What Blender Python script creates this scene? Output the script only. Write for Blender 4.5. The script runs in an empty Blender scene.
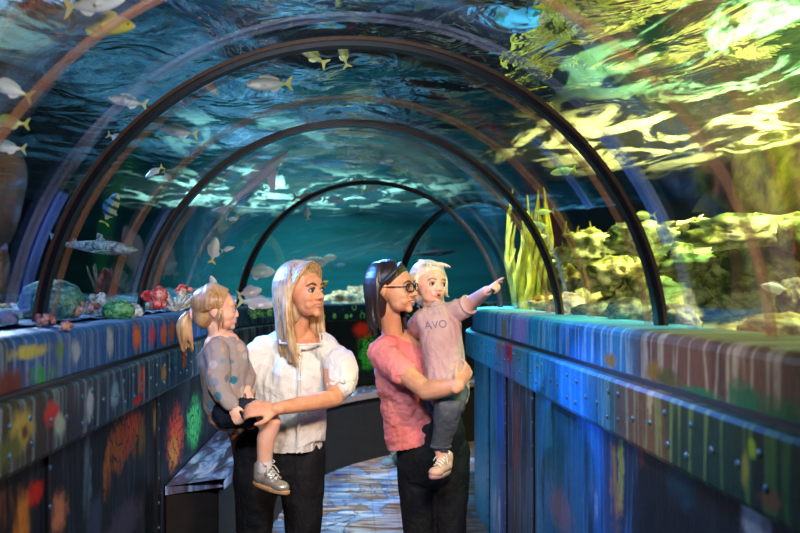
import bpy, bmesh, math, random
from mathutils import Vector, Matrix, Euler, noise as mnoise
SC = bpy.context.scene
COL = SC.collection
PI = math.pi
R = math.radians
RD = random.Random(7)
# ------------------------------------------------------------------ camera
F = 778.0
cam_d = bpy.data.cameras.new('camera'); cam = bpy.data.objects.new('camera', cam_d); COL.objects.link(cam)
cam.location = (0, 0, 1.5); cam.rotation_euler = (R(90), 0, 0)
cam_d.sensor_width = 36; cam_d.lens = 36 * F / 800
cam_d.shift_x = 50 / 800; cam_d.shift_y = 25.5 / 800
cam_d.clip_start = 0.05
cam_d.dof.use_dof = True; cam_d.dof.focus_distance = 3.6; cam_d.dof.aperture_fstop = 2.4
SC.camera = cam
# ------------------------------------------------------------------ world
W = bpy.data.worlds.new('world'); SC.world = W; W.use_nodes = True
W.node_tree.nodes['Background'].inputs[0].default_value = (0.10, 0.28, 0.5, 1)
W.node_tree.nodes['Background'].inputs[1].default_value = 0.04
# ------------------------------------------------------------------ lights
def light(kind, name, loc, target, energy, color, size=0.3, spot=60, blend=0.6):
    d = bpy.data.lights.new(name, kind); o = bpy.data.objects.new(name, d); COL.objects.link(o)
    o.location = loc; d.energy = energy; d.color = color
    if kind == 'AREA': d.size = size; d.shape = 'DISK'
    else: d.shadow_soft_size = size
    if kind == 'SPOT': d.spot_size = R(spot); d.spot_blend = blend
    v = Vector(target) - Vector(loc); o.rotation_euler = v.to_track_quat('-Z', 'Y').to_euler()
    return o
# unseen key and fill lamps added inside the tunnel to light the people
light('SPOT', 'warm_key_lamp', (0.70, 1.3, 2.10), (0.0, 3.35, 1.20), 150, (1.0, 0.60, 0.28), 0.10, 44, .5)
light('SPOT', 'cool_fill_lamp', (-0.55, 1.2, 2.15), (-0.1, 3.4, 1.2), 22, (0.70, 0.82, 1.0), 0.12, 50)
# unseen blue and white lamps put in and over the tanks
light('SPOT', 'blue_rim_lamp', (-1.45, 3.8, 2.40), (-0.33, 3.32, 1.52), 560, (0.06, 0.26, 1.0), 0.08, 30, .8)
light('SPOT', 'blue_rim_lamp', (-0.1, 4.7, 2.48), (0.27, 3.35, 1.52), 360, (0.10, 0.28, 1.0), 0.08, 32, .8)
light('SPOT', 'blue_path_fill_lamp', (1.1, 5.6, 2.45), (0.45, 6.0, 0.0), 420, (0.60, 0.72, 1.0), 0.1, 70)  # unseen fill to brighten the floor past the bend
light('SPOT', 'bench_fill_lamp', (1.35, 4.3, 2.2), (-0.72, 4.4, 0.6), 260, (0.62, 0.74, 1.0), 0.08, 40, .7)  # unseen fill added in the right tank to brighten the bench top
light('SPOT', 'unseen_left_tank_lamp', (-2.3, 2.4, 2.5), (-1.35, 2.7, 1.3), 85, (0.05, 0.30, 1.0), 0.1, 85)
light('SPOT', 'unseen_left_tank_lamp', (-2.2, 4.6, 2.5), (-1.4, 4.0, 1.3), 190, (0.55, 0.78, 1.0), 0.1, 100)
light('SPOT', 'left_surface_lamp', (-1.3, 2.9, 4.6), (-1.5, 3.2, 2.6), 230, (0.40, 0.75, 1.0), 0.2, 28)
light('SPOT', 'left_surface_lamp', (-0.9, 5.0, 5.0), (-0.8, 5.5, 2.6), 650, (0.35, 0.80, 1.0), 0.2, 38)
light('SPOT', 'rear_tank_lamp', (-0.9, 8.3, 4.6), (-0.7, 8.9, 1.2), 1900, (0.45, 0.92, 1.0), 0.3, 100)
light('SPOT', 'rear_tank_lamp', (-1.2, 8.6, 2.5), (-0.5, 9.6, 1.4), 150, (0.75, 0.92, 0.95), 0.1, 120)
light('SPOT', 'rear_tank_lamp', (2.6, 10.0, 4.6), (2.2, 10.6, 1.2), 350, (0.12, 0.45, 1.0), 0.3, 90)
light('SPOT', 'unseen_right_tank_lamp', (2.5, 5.0, 4.4), (2.6, 5.6, 1.5), 2600, (1.0, 0.80, 0.25), 0.25, 85)
light('SPOT', 'right_reef_fill_lamp', (1.75, 2.6, 2.52), (2.05, 3.0, 1.5), 150, (0.95, 0.95, 0.50), 0.08, 120)  # unseen submerged fills added to brighten the reef
light('SPOT', 'right_reef_fill_lamp', (1.75, 4.4, 2.52), (1.95, 4.6, 1.5), 125, (0.95, 0.92, 0.45), 0.08, 120)
light('SPOT', 'unseen_green_tank_lamp', (2.3, 2.9, 4.3), (2.4, 3.2, 2.4), 2600, (0.50, 1.0, 0.38), 0.25, 85)
# unseen fill lamps raking along the parapets to brighten the murals
light('SPOT', 'parapet_fill_lamp', (-0.3, 0.7, 2.25), (0.85, 4.0, 1.0), 125, (0.88, 0.94, 1.0), 0.1, 75)
light('SPOT', 'parapet_fill_lamp', (0.3, 0.7, 2.25), (-0.85, 3.4, 1.0), 95, (0.95, 0.93, 1.0), 0.1, 75)
SC.view_settings.view_transform = 'Standard'; SC.view_settings.look = 'None'
SC.view_settings.gamma = 1; SC.view_settings.use_curve_mapping = False
SC.view_settings.exposure = 0.2
SC.cycles.max_bounces = 10; SC.cycles.transparent_max_bounces = 16; SC.cycles.caustics_reflective = False
SC.cycles.sample_clamp_indirect = 4.0
SC.cycles.use_denoising = True

# ------------------------------------------------------------------ node helper
class NT:
    def __init__(s, name):
        s.m = bpy.data.materials.new(name); s.m.use_nodes = True
        s.t = s.m.node_tree; s.t.nodes.clear()
        s.out = s.t.nodes.new('ShaderNodeOutputMaterial')
    def n(s, kind, ins=None, **props):
        nd = s.t.nodes.new(kind)
        for k, v in props.items(): setattr(nd, k, v)
        for k, v in (ins or {}).items():
            sock = nd.inputs[k]
            if isinstance(v, bpy.types.NodeSocket): s.t.links.new(v, sock)
            else:
                if sock.type == 'RGBA' and len(v) == 3: v = (*v, 1)
                sock.default_value = v
        return nd
    def co(s, kind='Object'): return s.n('ShaderNodeTexCoord').outputs[kind]
    def mapp(s, vec, scale=(1,1,1), loc=(0,0,0), rot=(0,0,0)):
        return s.n('ShaderNodeMapping', {'Vector': vec, 'Scale': scale, 'Location': loc, 'Rotation': rot}).outputs[0]
    def noise(s, vec, scale=5, detail=4, rough=.55, dist=0, out=0):
        return s.n('ShaderNodeTexNoise', {'Vector': vec, 'Scale': scale, 'Detail': detail, 'Roughness': rough, 'Distortion': dist}).outputs[out]
    def voro(s, vec, scale=5, feature='F1', out=0):
        return s.n('ShaderNodeTexVoronoi', {'Vector': vec, 'Scale': scale}, feature=feature).outputs[out]
    def wave(s, vec, scale=5, dist=2, **k):
        return s.n('ShaderNodeTexWave', {'Vector': vec, 'Scale': scale, 'Distortion': dist, 'Detail': 2.0}, **k).outputs[1]
    def ramp(s, fac, stops, interp='LINEAR'):
        nd = s.n('ShaderNodeValToRGB', {'Fac': fac}); cr = nd.color_ramp; cr.interpolation = interp
        while len(cr.elements) < len(stops): cr.elements.new(0.5)
        for e, (p, c) in zip(cr.elements, stops):
            e.position = p; e.color = (c, c, c, 1) if isinstance(c, (int, float)) else (*c, 1)
        return nd.outputs[0]
    def mix(s, fac, a, b, mode='MIX'):
        nd = s.n('ShaderNodeMix', data_type='RGBA', blend_type=mode)
        for i, v in ((0, fac), (6, a), (7, b)):
            if isinstance(v, bpy.types.NodeSocket): s.t.links.new(v, nd.inputs[i])
            else: nd.inputs[i].default_value = (*v, 1) if isinstance(v, tuple) and len(v) == 3 else v
        return nd.outputs[2]
    def math(s, op, a, b=0.0, c=0.0):
        nd = s.n('ShaderNodeMath', operation=op)
        for i, v in enumerate((a, b, c)):
            if isinstance(v, bpy.types.NodeSocket): s.t.links.new(v, nd.inputs[i])
            else: nd.inputs[i].default_value = v
        return nd.outputs[0]
    def vm(s, op, a, b):
        nd = s.n('ShaderNodeVectorMath', operation=op)
        for i, v in enumerate((a, b)):
            if isinstance(v, bpy.types.NodeSocket): s.t.links.new(v, nd.inputs[i])
            else: nd.inputs[i].default_value = v
        return nd
    def rng(s, v, a, b, c=0.0, d=1.0):
        return s.n('ShaderNodeMapRange', {'Value': v, 'From Min': a, 'From Max': b, 'To Min': c, 'To Max': d}, interpolation_type='SMOOTHSTEP').outputs[0]
    def bump(s, h, strength=.3, dist=.02):
        return s.n('ShaderNodeBump', {'Height': h, 'Strength': strength, 'Distance': dist}).outputs[0]
    def blob(s, vec, c, r, soft=.5, warp=None, wamt=.6):
        d = s.vm('MULTIPLY', s.vm('SUBTRACT', vec, tuple(c)).outputs[0], tuple(1 / q for q in r))
        l = s.vm('LENGTH', d.outputs[0], (0, 0, 0)).outputs['Value']
        if warp is not None: l = s.math('ADD', l, s.math('MULTIPLY', s.math('SUBTRACT', warp, .5), wamt))
        return s.rng(l, 1.0 + soft * .3, 1.0 - soft, 0, 1)
    def bsdf(s, base, rough=.5, spec=.5, normal=None, **k):
        ins = {'Base Color': base, 'Roughness': rough, 'Specular IOR Level': spec}
        if normal is not None: ins['Normal'] = normal
        ins.update(k)
        b = s.n('ShaderNodeBsdfPrincipled', ins)
        s.t.links.new(b.outputs[0], s.out.inputs[0]); return s.m
def plain(name, c, rough=.5, spec=.5, metal=0.0, var=.12, bump=0.0, bs=60):
    t = NT(name); co = t.co()
    nz = t.noise(co, bs, 3)
    base = t.mix(t.rng(nz, .3, .7), tuple(max(0, q * (1 - var)) for q in c), tuple(min(1, q * (1 + var)) for q in c))
    return t.bsdf(base, rough, spec, t.bump(nz, bump, .004) if bump else None, Metallic=metal)

# ------------------------------------------------------------------ object helpers
def link(name, me, mat=None, parent=None, smooth=True):
    o = bpy.data.objects.new(name, me); COL.objects.link(o)
    if mat is not None and not me.materials: me.materials.append(mat)
    if smooth:
        for p in me.polygons: p.use_smooth = True
    if parent is not None: o.parent = parent
    return o
def mesh(name, vf, mat=None, parent=None, smooth=True):
    me = bpy.data.meshes.new(name); me.from_pydata([tuple(v) for v in vf[0]], [], vf[1]); me.validate(); me.update()
    bm = bmesh.new(); bm.from_mesh(me); bmesh.ops.recalc_face_normals(bm, faces=bm.faces); bm.to_mesh(me); bm.free()
    return link(name, me, mat, parent, smooth)
def tag(o, label=None, cat=None, group=None, kind=None):
    if label: o['label'] = label
    if cat: o['category'] = cat
    if group: o['group'] = group
    if kind: o['kind'] = kind
    return o
def empty(name, loc=(0,0,0)):
    o = bpy.data.objects.new(name, None); COL.objects.link(o); o.location = loc; o.empty_display_size = .05; return o
def rehome(root):
    """children were built in world space; keep them in place under the empty at its base"""
    for ch in root.children:
        ch.matrix_parent_inverse = Matrix.Translation(-root.location)
def join(parts):
    V, Fc = [], []
    for v, f in parts:
        k = len(V); V += [tuple(a) for a in v]; Fc += [tuple(i + k for i in q) for q in f]
    return V, Fc
def box(c, s, M=None):
    x, y, z = (q / 2 for q in s)
    V = [Vector((a * x, b * y, d * z)) for a in (-1, 1) for b in (-1, 1) for d in (-1, 1)]
    if M is not None: V = [M @ v for v in V]
    V = [v + Vector(c) for v in V]
    return V, [(0,1,3,2), (4,6,7,5), (0,4,5,1), (2,3,7,6), (0,2,6,4), (1,5,7,3)]
def catmull(pts, sub):
    if sub <= 1 or len(pts) < 3: return pts
    out = []; n = len(pts)
    for i in range(n - 1):
        p0, p1, p2, p3 = pts[max(i-1,0)], pts[i], pts[i+1], pts[min(i+2,n-1)]
        for k in range(sub):
            t = k / sub
            out.append([.5*((2*b)+(-a+c)*t+(2*a-5*b+4*c-d)*t*t+(-a+3*b-3*c+d)*t**3) for a, b, c, d in zip(p0, p1, p2, p3)])
    out.append(list(pts[-1])); return out
def tube(pts, rads, n=12, M=None, sub=3, cap=True, up=None):
    """round-ended tapering limb; a radius may be (side, up)"""
    rr = [(r, r) if isinstance(r, (int, float)) else r for r in rads]
    q = catmull([list(p) + list(r) for p, r in zip(pts, rr)], sub)
    P_ = [Vector(a[:3]) for a in q]; Q = [(max(a[3], 1e-4), max(a[4], 1e-4)) for a in q]
    T = []
    for i in range(len(P_)):
        d = P_[min(i+1, len(P_)-1)] - P_[max(i-1, 0)]
        T.append(d.normalized() if d.length > 1e-9 else Vector((0,0,1)))
    u = Vector(up) if up else (Vector((0,1,0)) if abs(T[0].y) < .8 else Vector((1,0,0)))
    rings = []
    if cap:
        for a in (80, 50, 25): rings.append((P_[0] - T[0]*Q[0][1]*math.sin(R(a)), Q[0][0]*math.cos(R(a)), Q[0][1]*math.cos(R(a)), T[0]))
    for i in range(len(P_)): rings.append((P_[i], Q[i][0], Q[i][1], T[i]))
    if cap:
        for a in (25, 50, 80): rings.append((P_[-1] + T[-1]*Q[-1][1]*math.sin(R(a)), Q[-1][0]*math.cos(R(a)), Q[-1][1]*math.cos(R(a)), T[-1]))
    V, Fc = [], []
    for c, a, b, t in rings:
        v = (u - t * u.dot(t)).normalized(); w = t.cross(v); u = v
        for k in range(n):
            an = 2 * PI * k / n
            p = c + w * (a * math.cos(an)) + v * (b * math.sin(an))
            V.append(M @ p if M is not None else p)
    m = len(rings)
    for i in range(m - 1):
        for k in range(n):
            k2 = (k + 1) % n; Fc.append((i*n+k, i*n+k2, (i+1)*n+k2, (i+1)*n+k))
    Fc.append(tuple(range(n))[::-1]); Fc.append(tuple((m-1)*n + k for k in range(n)))
    return V, Fc
def ell(c, r, M=None, rot=None, n=16, m=10):
    if M is not None and not isinstance(r, (int, float)) and max(r) > .05: n, m = 36, 24
    if isinstance(r, (int, float)): r = (r, r, r)
    E = Euler(tuple(R(a) for a in rot)).to_matrix() if rot else None
    V = []; Fc = []
    def pt(v):
        v = Vector((v[0]*r[0], v[1]*r[1], v[2]*r[2]))
        if E: v = E @ v
        v = v + Vector(c); return M @ v if M is not None else v
    V.append(pt((0,0,1)))
    for i in range(1, m):
        a = PI * i / m
        for k in range(n):
            b = 2*PI*k/n; V.append(pt((math.sin(a)*math.cos(b), math.sin(a)*math.sin(b), math.cos(a))))
    V.append(pt((0,0,-1))); L = len(V) - 1
    for k in range(n): Fc.append((0, 1+k, 1+(k+1)%n)); Fc.append((L, L-n+(k+1)%n, L-n+k))
    for i in range(m-2):
        for k in range(n): k2=(k+1)%n; Fc.append((1+i*n+k, 1+(i+1)*n+k, 1+(i+1)*n+k2, 1+i*n+k2))
    return V, Fc
def organic(name, parts, mat, parent=None, voxel=.006, it=4, cut=None, disp=None, fac=.5):
    """union of overlapping closed shapes as one continuous skin"""
    me = bpy.data.meshes.new(name); V, Fc = join(parts); me.from_pydata(V, [], Fc); me.update()
    bm = bmesh.new(); bm.from_mesh(me); bmesh.ops.recalc_face_normals(bm, faces=bm.faces); bm.to_mesh(me); bm.free()
    o = bpy.data.objects.new(name, me); COL.objects.link(o)
    a = o.modifiers.new('r', 'REMESH'); a.mode = 'VOXEL'; a.voxel_size = voxel; a.use_smooth_shade = True
    if it: b = o.modifiers.new('s', 'SMOOTH'); b.factor = fac; b.iterations = it
    dg = bpy.context.evaluated_depsgraph_get(); dg.update()
    nm = bpy.data.meshes.new_from_object(o.evaluated_get(dg))
    bpy.data.objects.remove(o); bpy.data.meshes.remove(me)
    if cut or disp:
        bm = bmesh.new(); bm.from_mesh(nm)
        if disp:
            bm.normal_update()
            for v in bm.verts: v.co += v.normal * disp(v.co)
        if cut: bmesh.ops.delete(bm, geom=[f for f in bm.faces if cut(f.calc_center_median())], context='FACES')
        bm.to_mesh(nm); bm.free()
    nm.name = name; nm.materials.clear(); nm.materials.append(mat)
    return link(name, nm, None, parent)
def P(px, py, Y): return Vector(((px - 350) / F * Y, Y, 1.5 + (292 - py) / F * Y))
def fbm(p, s, o=4): return mnoise.fractal(Vector(p) * s, 1.0, 2.0, o)

# ------------------------------------------------------------------ the path the tunnel follows: straight, then bending right
Y0, RB, TH = 5.3, 2.06, R(53.7)
def cl(s):
    if s <= Y0: return Vector((0, s)), Vector((0, 1))
    a = (s - Y0) / RB
    if a <= TH: return Vector((RB*(1-math.cos(a)), Y0+RB*math.sin(a))), Vector((math.sin(a), math.cos(a)))
    e = Vector((RB*(1-math.cos(TH)), Y0+RB*math.sin(TH))); d = Vector((math.sin(TH), math.cos(TH)))
    return e + d * (s - Y0 - TH*RB), d
def at(s, off, z):            # off > 0 is to the right of the path
    p, d = cl(s); q = p + Vector((d.y, -d.x)) * off
    return Vector((q.x, q.y, z))
def dist_path(x, y):          # distance from the path's centre line
    if y <= Y0 and x < RB*2: return abs(x)
    v = Vector((x - RB, y - Y0)); a = math.atan2(v.y, -v.x)
    if 0 <= a <= TH: return abs(v.length - RB)
    e = Vector((RB*(1-math.cos(TH)), Y0+RB*math.sin(TH))); d = Vector((math.sin(TH), math.cos(TH)))
    w = Vector((x, y)) - e
    if w.dot(d) >= 0: return abs(w.x * d.y - w.y * d.x)
    return min(abs(v.length - RB), abs(x))
def srange(a, b, step):
    n = max(1, int(round((b - a) / step))); return [a + (b - a) * i / n for i in range(n + 1)]
def sweep(prof, s0, s1, step=.12, closed=True, cap=True):
    ss = srange(s0, s1, step); V = []; Fc = []; n = len(prof)
    for s in ss:
        for off, z in prof: V.append(at(s, off, z))
    for i in range(len(ss)-1):
        for k in range(n if closed else n-1):
            k2 = (k+1) % n; Fc.append((i*n+k, i*n+k2, (i+1)*n+k2, (i+1)*n+k))
    if closed and cap: Fc.append(tuple(range(n))); Fc.append(tuple((len(ss)-1)*n + k for k in range(n))[::-1])
    return V, Fc
RT, ZC = 1.05, 1.29            # tunnel radius and height of its centre
def arc_pts(s, r, a0, a1, n):
    return [at(s, r*math.cos(a), ZC + r*math.sin(a)) for a in [a0 + (a1-a0)*i/n for i in range(n+1)]]
# ================================================================== SETTING
S0, S1 = -1.4, 9.6
def wy(px, X): return abs(X) * F / abs(px - 350)                 # where along a side wall a feature of the print sits
def wz(px, py, X): return 1.5 + (292 - py) / F * wy(px, X)
def art(name, X, base, blobs, streak, streak_col, rough=.46, sscale=8, samt=.45, fine=1.0):
    """printed mural: colour fields along the wall, vertical drips and painted coral patches"""
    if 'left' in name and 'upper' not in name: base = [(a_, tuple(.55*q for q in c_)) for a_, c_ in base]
    t = NT(name); co = t.co(); w = t.noise(t.mapp(co, (1, 1, 1)), 20, 5, .7)
    sep = t.n('ShaderNodeSeparateXYZ', {0: co}); y, z = sep.outputs[1], sep.outputs[2]
    yy = t.math('ADD', y, t.math('MULTIPLY', t.math('SUBTRACT', t.noise(t.mapp(co, (1, 5, 1)), 1.5, 3), .5), .18))
    lo, hi = base[0][0], base[-1][0]
    col = t.ramp(t.math('DIVIDE', t.math('SUBTRACT', yy, lo), hi - lo), [((a - lo) / (hi - lo), c) for a, c in base])
    dr = t.noise(t.mapp(co, (0, sscale, 1.2)), 1.0, 4, .6)
    col = t.mix(t.math('MULTIPLY', t.rng(dr, .48, .30), .75), col, (.006, .010, .022))
    lines = t.noise(t.mapp(co, (0, sscale * 1.7, .8), (0, 3.1, 0)), 1.0, 2, .5)
    ridge = t.rng(t.math('ABSOLUTE', t.math('SUBTRACT', lines, .52)), .045, .0)
    if isinstance(streak_col, list): streak_col = t.ramp(t.math('DIVIDE', t.math('SUBTRACT', yy, 1.2), 4.0), [((a_-1.2)/4, c_) for a_, c_ in streak_col])
    col = t.mix(t.math('MULTIPLY', ridge, samt), col, streak_col)
    br = t.voro(t.mapp(co, (1, 1, .45)), 34 * fine, 'DISTANCE_TO_EDGE')
    for px, py, rw, rh, c, *o in blobs:
        Y = wy(px, X); Z = wz(px, py, X); sz = Y / F; ry = rw * Y * Y / (abs(X) * F)
        m = t.blob(co, (0, Y, Z), (50, ry, rh * sz), .6, w, 1.7)
        if o and o[0] == 'c':                                      # branching coral
            m = t.math('MULTIPLY', m, t.rng(t.math('ADD', br, t.math('MULTIPLY', w, .06)), .05, .13))
        elif o and o[0] == 'v':                                    # vertical drip or frond
            m = t.math('MULTIPLY', m, t.rng(dr, .42, .56))
        col = t.mix(m, col, c)
    fn = t.noise(t.mapp(co, (1, 1, .5)), 90, 3)
    col = t.mix(t.rng(fn, .35, .75, 0, .55), col, t.mix(.5, col, (0.0, 0.0, 0.0)), 'MIX')
    return t.bsdf(col, rough, .28, t.bump(t.math('ADD', dr, fn), .25, .006))
NAVY = (.006, .018, .05); BLU = (.01, .07, .22); SKY = (.03, .30, .62); ORG = (.85, .13, .015); RED = (.65, .02, .01); GRN = (.03, .35, .05)
YEL = (.55, .48, .08); PAL = (.42, .50, .55); BRN = (.16, .06, .03); PUR = (.22, .12, .40)
mLipL = art('mural_upper_left', .85, [(1.2, (.01,.02,.03)), (1.9, (.012,.03,.05)), (2.0, (.008,.10,.34)), (3.2, (.008,.12,.40)), (4.5, (.01,.08,.24)), (7, (.02,.05,.09))],
    [(30,352,22,8,YEL), (40,376,10,14,GRN,'c'), (52,374,6,12,(.10,.30,.12),'c'), (76,352,5,14,PAL), (10,385,22,18,(.12,.02,.015)), (137,338,5,15,ORG,'c'), (136,336,4,12,(.9,.2,.05)),
     (152,336,4,12,(.5,.06,.1)), (164,334,4,13,(.95,.16,.05)), (172,331,3,12,ORG), (183,328,3,10,(.1,.3,.5)), (110,342,4,18,PAL), (60,350,5,12,(.10,.25,.07))], .5, (.32,.45,.58))
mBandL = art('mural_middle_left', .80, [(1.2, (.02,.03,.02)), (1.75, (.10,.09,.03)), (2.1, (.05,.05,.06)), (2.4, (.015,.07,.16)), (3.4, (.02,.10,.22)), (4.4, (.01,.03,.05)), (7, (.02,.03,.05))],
    [(22,430,14,24,(.45,.33,.06)), (25,432,4,9,(.12,.03,.02)), (52,414,9,14,(.6,.03,.03)), (60,425,6,14,(.4,.5,.38)), (10,450,14,16,(.10,.12,.03)), (90,405,4,18,PAL), (142,380,4,16,ORG,'v'),
     (138,400,5,5,RED), (164,372,3,10,(.3,.2,.05)), (176,362,3,12,(.05,.3,.3),'c'), (184,356,3,12,ORG,'c'), (115,395,5,14,(.2,.35,.5))], .5, (.30,.42,.5))
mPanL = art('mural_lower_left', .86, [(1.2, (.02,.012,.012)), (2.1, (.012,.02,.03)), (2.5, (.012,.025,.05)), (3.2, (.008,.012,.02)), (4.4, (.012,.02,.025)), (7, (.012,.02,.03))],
    [(128,434,17,26,(.75,.10,.02),'c'), (110,475,6,36,(.85,.22,.03),'v'), (118,450,9,30,(.55,.14,.02),'c'), (140,440,8,20,(.18,.14,.02),'v'), (36,493,9,14,RED), (22,520,12,30,(.7,.22,.03),'v'),
     (6,505,8,30,(.5,.14,.03),'v'), (60,512,9,24,(.75,.25,.12)), (88,478,5,60,(.14,.22,.32),'v'), (176,437,9,32,(.8,.07,.02),'c'), (174,450,6,20,(.7,.25,.03),'c'), (195,422,8,28,(.08,.62,.16),'c'),
     (157,418,4,20,(.3,.25,.2),'v'), (125,525,22,26,(.10,.08,.14)), (96,520,8,26,(.05,.07,.14))], .4, (.10,.14,.2), samt=.3)
mLipR = art('mural_upper_right', .85, [(1.2, (.10,.05,.02)), (1.6, (.16,.07,.04)), (2.15, (.17,.075,.05)), (2.28, (.09,.06,.06)), (2.4, (.015,.24,.48)), (2.9, (.01,.22,.58)), (3.6, (.01,.28,.60)), (4.1, (.16,.16,.45)), (4.9, (.01,.33,.66)), (7, (.02,.12,.2))],
    [(521,330,7,18,(.28,.20,.52)), (504,330,4,16,(.20,.17,.12)), (512,345,4,10,(.25,.05,.2)), (655,372,9,12,(.32,.15,.02)), (668,380,16,12,(.10,.09,.02)), (700,395,24,10,(.01,.16,.06)), (745,400,24,20,(.008,.13,.05)),
     (785,420,26,26,(.01,.12,.03)), (610,360,7,8,(.35,.2,.05)), (560,322,14,6,(.05,.38,.62))], .5, [(1.3, (.60,.45,.32)), (2.2, (.60,.50,.36)), (2.5, (.40,.60,.75)), (5, (.25,.55,.85))], samt=.6, sscale=6)
mBandR = art('mural_middle_right', .80, [(1.0, (.005,.035,.02)), (1.3, (.006,.05,.03)), (1.75, (.006,.045,.035)), (1.95, (.02,.05,.03)), (2.05, (.20,.09,.04)), (2.25, (.17,.08,.05)), (2.4, (.02,.12,.16)), (2.7, (.008,.24,.52)), (3.5, (.008,.27,.60)), (4.0, (.16,.08,.28)), (4.4, (.01,.30,.62)), (5.2, (.03,.35,.55)), (7, (.02,.1,.2))],
    [(509,350,4,16,(.45,.02,.04)), (518,352,5,14,(.06,.18,.26)), (500,345,3,14,(.25,.12,.10)), (752,448,5,12,(.35,.5,.02)), (745,470,4,22,(.35,.32,.06)), (650,400,3,24,(.55,.4,.2)), (770,500,14,12,(.25,.12,.05))], .5, [(1.3, (.05,.30,.06)), (2.1, (.35,.40,.12)), (2.6, (.12,.45,.70)), (5, (.15,.50,.80))], samt=.55, sscale=7)
mPanR = art('mural_lower_right', .86, [(.9, (.02,.01,.01)), (1.5, (.03,.03,.06)), (1.72, (.01,.012,.02)), (2.3, (.008,.012,.016)), (2.6, (.03,.05,.08)), (2.8, (.012,.20,.45)), (3.4, (.012,.24,.52)), (3.75, (.05,.06,.12)), (4.1, (.05,.03,.03)), (4.5, (.03,.09,.35)), (4.75, (.03,.3,.5)), (7, (.02,.1,.2))],
    [(616,482,7,50,(.5,.17,.03),'v'), (620,470,4,44,(.3,.28,.04),'c'), (640,440,7,30,(.18,.03,.02),'v'), (752,520,16,26,(.34,.38,.5)), (508,440,5,60,(.16,.09,.12),'v'), (516,420,4,70,(.25,.05,.05),'v'),
     (500,420,4,40,(.03,.12,.55)), (560,510,14,24,(.32,.25,.42)), (590,505,8,24,(.45,.45,.6),'v'), (497,515,6,30,(.45,.45,.55),'v'), (680,470,18,40,(.006,.04,.07))], .5, [(1.3, (.03,.06,.05)), (2.2, (.02,.05,.06)), (2.7, (.12,.42,.75)), (5, (.3,.5,.8))], samt=.35)
def lipprof(sg):   # rounded top parapet
    p = [(.85, 1.235), (.85, 1.36)] + [(.85 + .028*(1-math.cos(a)), 1.36 + .028*math.sin(a)) for a in (R(30), R(60), R(90))] + [(1.12, 1.389), (1.12, 1.235)]
    return [(sg*a, b) for a, b in p]
for sg, side, a, b, c in ((-1, 'left', mLipL, mBandL, mPanL), (1, 'right', mLipR, mBandR, mPanR)):
    w = mesh('wall_' + side, sweep([(sg*.862, 0), (sg*.862, 1.24), (sg*1.12, 1.24), (sg*1.12, 0)], S0, S1), c, smooth=False); tag(w, kind='structure')
    n = 1 if sg < 0 else 2
    l = mesh('trim_%d' % n, sweep(lipprof(sg), S0, S1), a, smooth=False); tag(l, kind='structure')
    bd = mesh('trim_%d' % (n+2), sweep([(sg*.80, 1.075), (sg*.80, 1.225), (sg*.808, 1.236), (sg*.90, 1.236), (sg*.90, 1.062), (sg*.808, 1.062)], S0, S1), b, smooth=False); tag(bd, kind='structure')
    # dark shadow gap moulding between parapet and band, and the lower rail
    g = mesh('trim_%d' % (n+4), sweep([(sg*.835, 1.236), (sg*.835, 1.250), (sg*.87, 1.250), (sg*.87, 1.236)], S0, S1), plain('gap_black%d' % n, (.008,.012,.02), .4), smooth=False); tag(g, kind='structure')
# rivets on the middle bands and on the panel joint strips
mRivet = plain('rivet_metal', (.10, .20, .30), .35, .6, .6)
rv = ell((0, 0, 0), (.0045, .009, .009), n=10, m=6)
for tn, sg in ((3, -1), (4, 1)):
    par = bpy.data.objects['trim_%d' % tn]; first = None
    s = 1.5
    while s < 5.1:
        for dz in (1.115, 1.19) if int(s*100) % 2 == 0 else (1.15,):
            p = at(s + RD.uniform(-.02, .02), sg*.799, dz + RD.uniform(-.008, .008))
            if first is None: o = first = mesh('rivet', rv, mRivet, par)
            else: o = first.copy(); COL.objects.link(o); o.parent = par
            o.location = p
        s += .115
mStrip = plain('joint_strip', (.02, .10, .20), .35, .5)
mStripD = plain('joint_strip_dark', (.012, .012, .016), .4, .5)
for k, (sg, s, wd, m) in enumerate(((-1, 3.45, .035, mStripD), (1, 3.62, .03, mStripD), (1, 4.78, .05, mStrip), (-1, 2.2, .02, mStripD), (1, 4.25, .02, mStripD))):
    st = mesh('trim_%d' % (7 + k), sweep([(sg*.853, .02), (sg*.853, 1.062), (sg*.866, 1.062), (sg*.866, .02)], s, s + wd, .5), m, smooth=False); tag(st, kind='structure')
    for j in range(9):
        o = bpy.data.objects['rivet'].copy(); COL.objects.link(o); o.parent = st; o.location = at(s + wd/2, sg*.852, .12 + j*.11)
# floor: printed sand and water under a walked vinyl
t = NT('floor_vinyl'); co = t.co()
w1 = t.noise(t.mapp(co, (1, 1, 1), rot=(0, 0, .5)), 2.2, 4, .6, 1.2); w2 = t.noise(t.mapp(co, (2.0, 9, 1), rot=(0, 0, .35)), 1.3, 4, .6, .8)
c = t.ramp(t.rng(w2, .3, .7), [(0, (.10, .045, .03)), (.45, (.24, .14, .10)), (.7, (.33, .27, .30)), (1, (.42, .42, .52))])
c = t.mix(t.rng(w1, .50, .56), c, t.ramp(t.rng(w2, .3, .75), [(0, (.03, .09, .28)), (.5, (.22, .27, .42)), (1, (.55, .56, .68))]))
c = t.mix(t.rng(t.math('ABSOLUTE', t.math('SUBTRACT', w1, .52)), .02, .0), c, (.01, .05, .16))
pl = t.n('ShaderNodeTexBrick', {'Vector': t.mapp(co, rot=(0, 0, R(90)), scale=(1, 1, 1)), 'Color1': (1, 1, 1), 'Color2': (.82, .82, .85), 'Mortar': (.6, .55, .55), 'Scale': 1.0, 'Mortar Size': .004, 'Brick Width': 1.6, 'Row Height': .16}).outputs[0]
c = t.mix(.8, c, pl, 'MULTIPLY')
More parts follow.
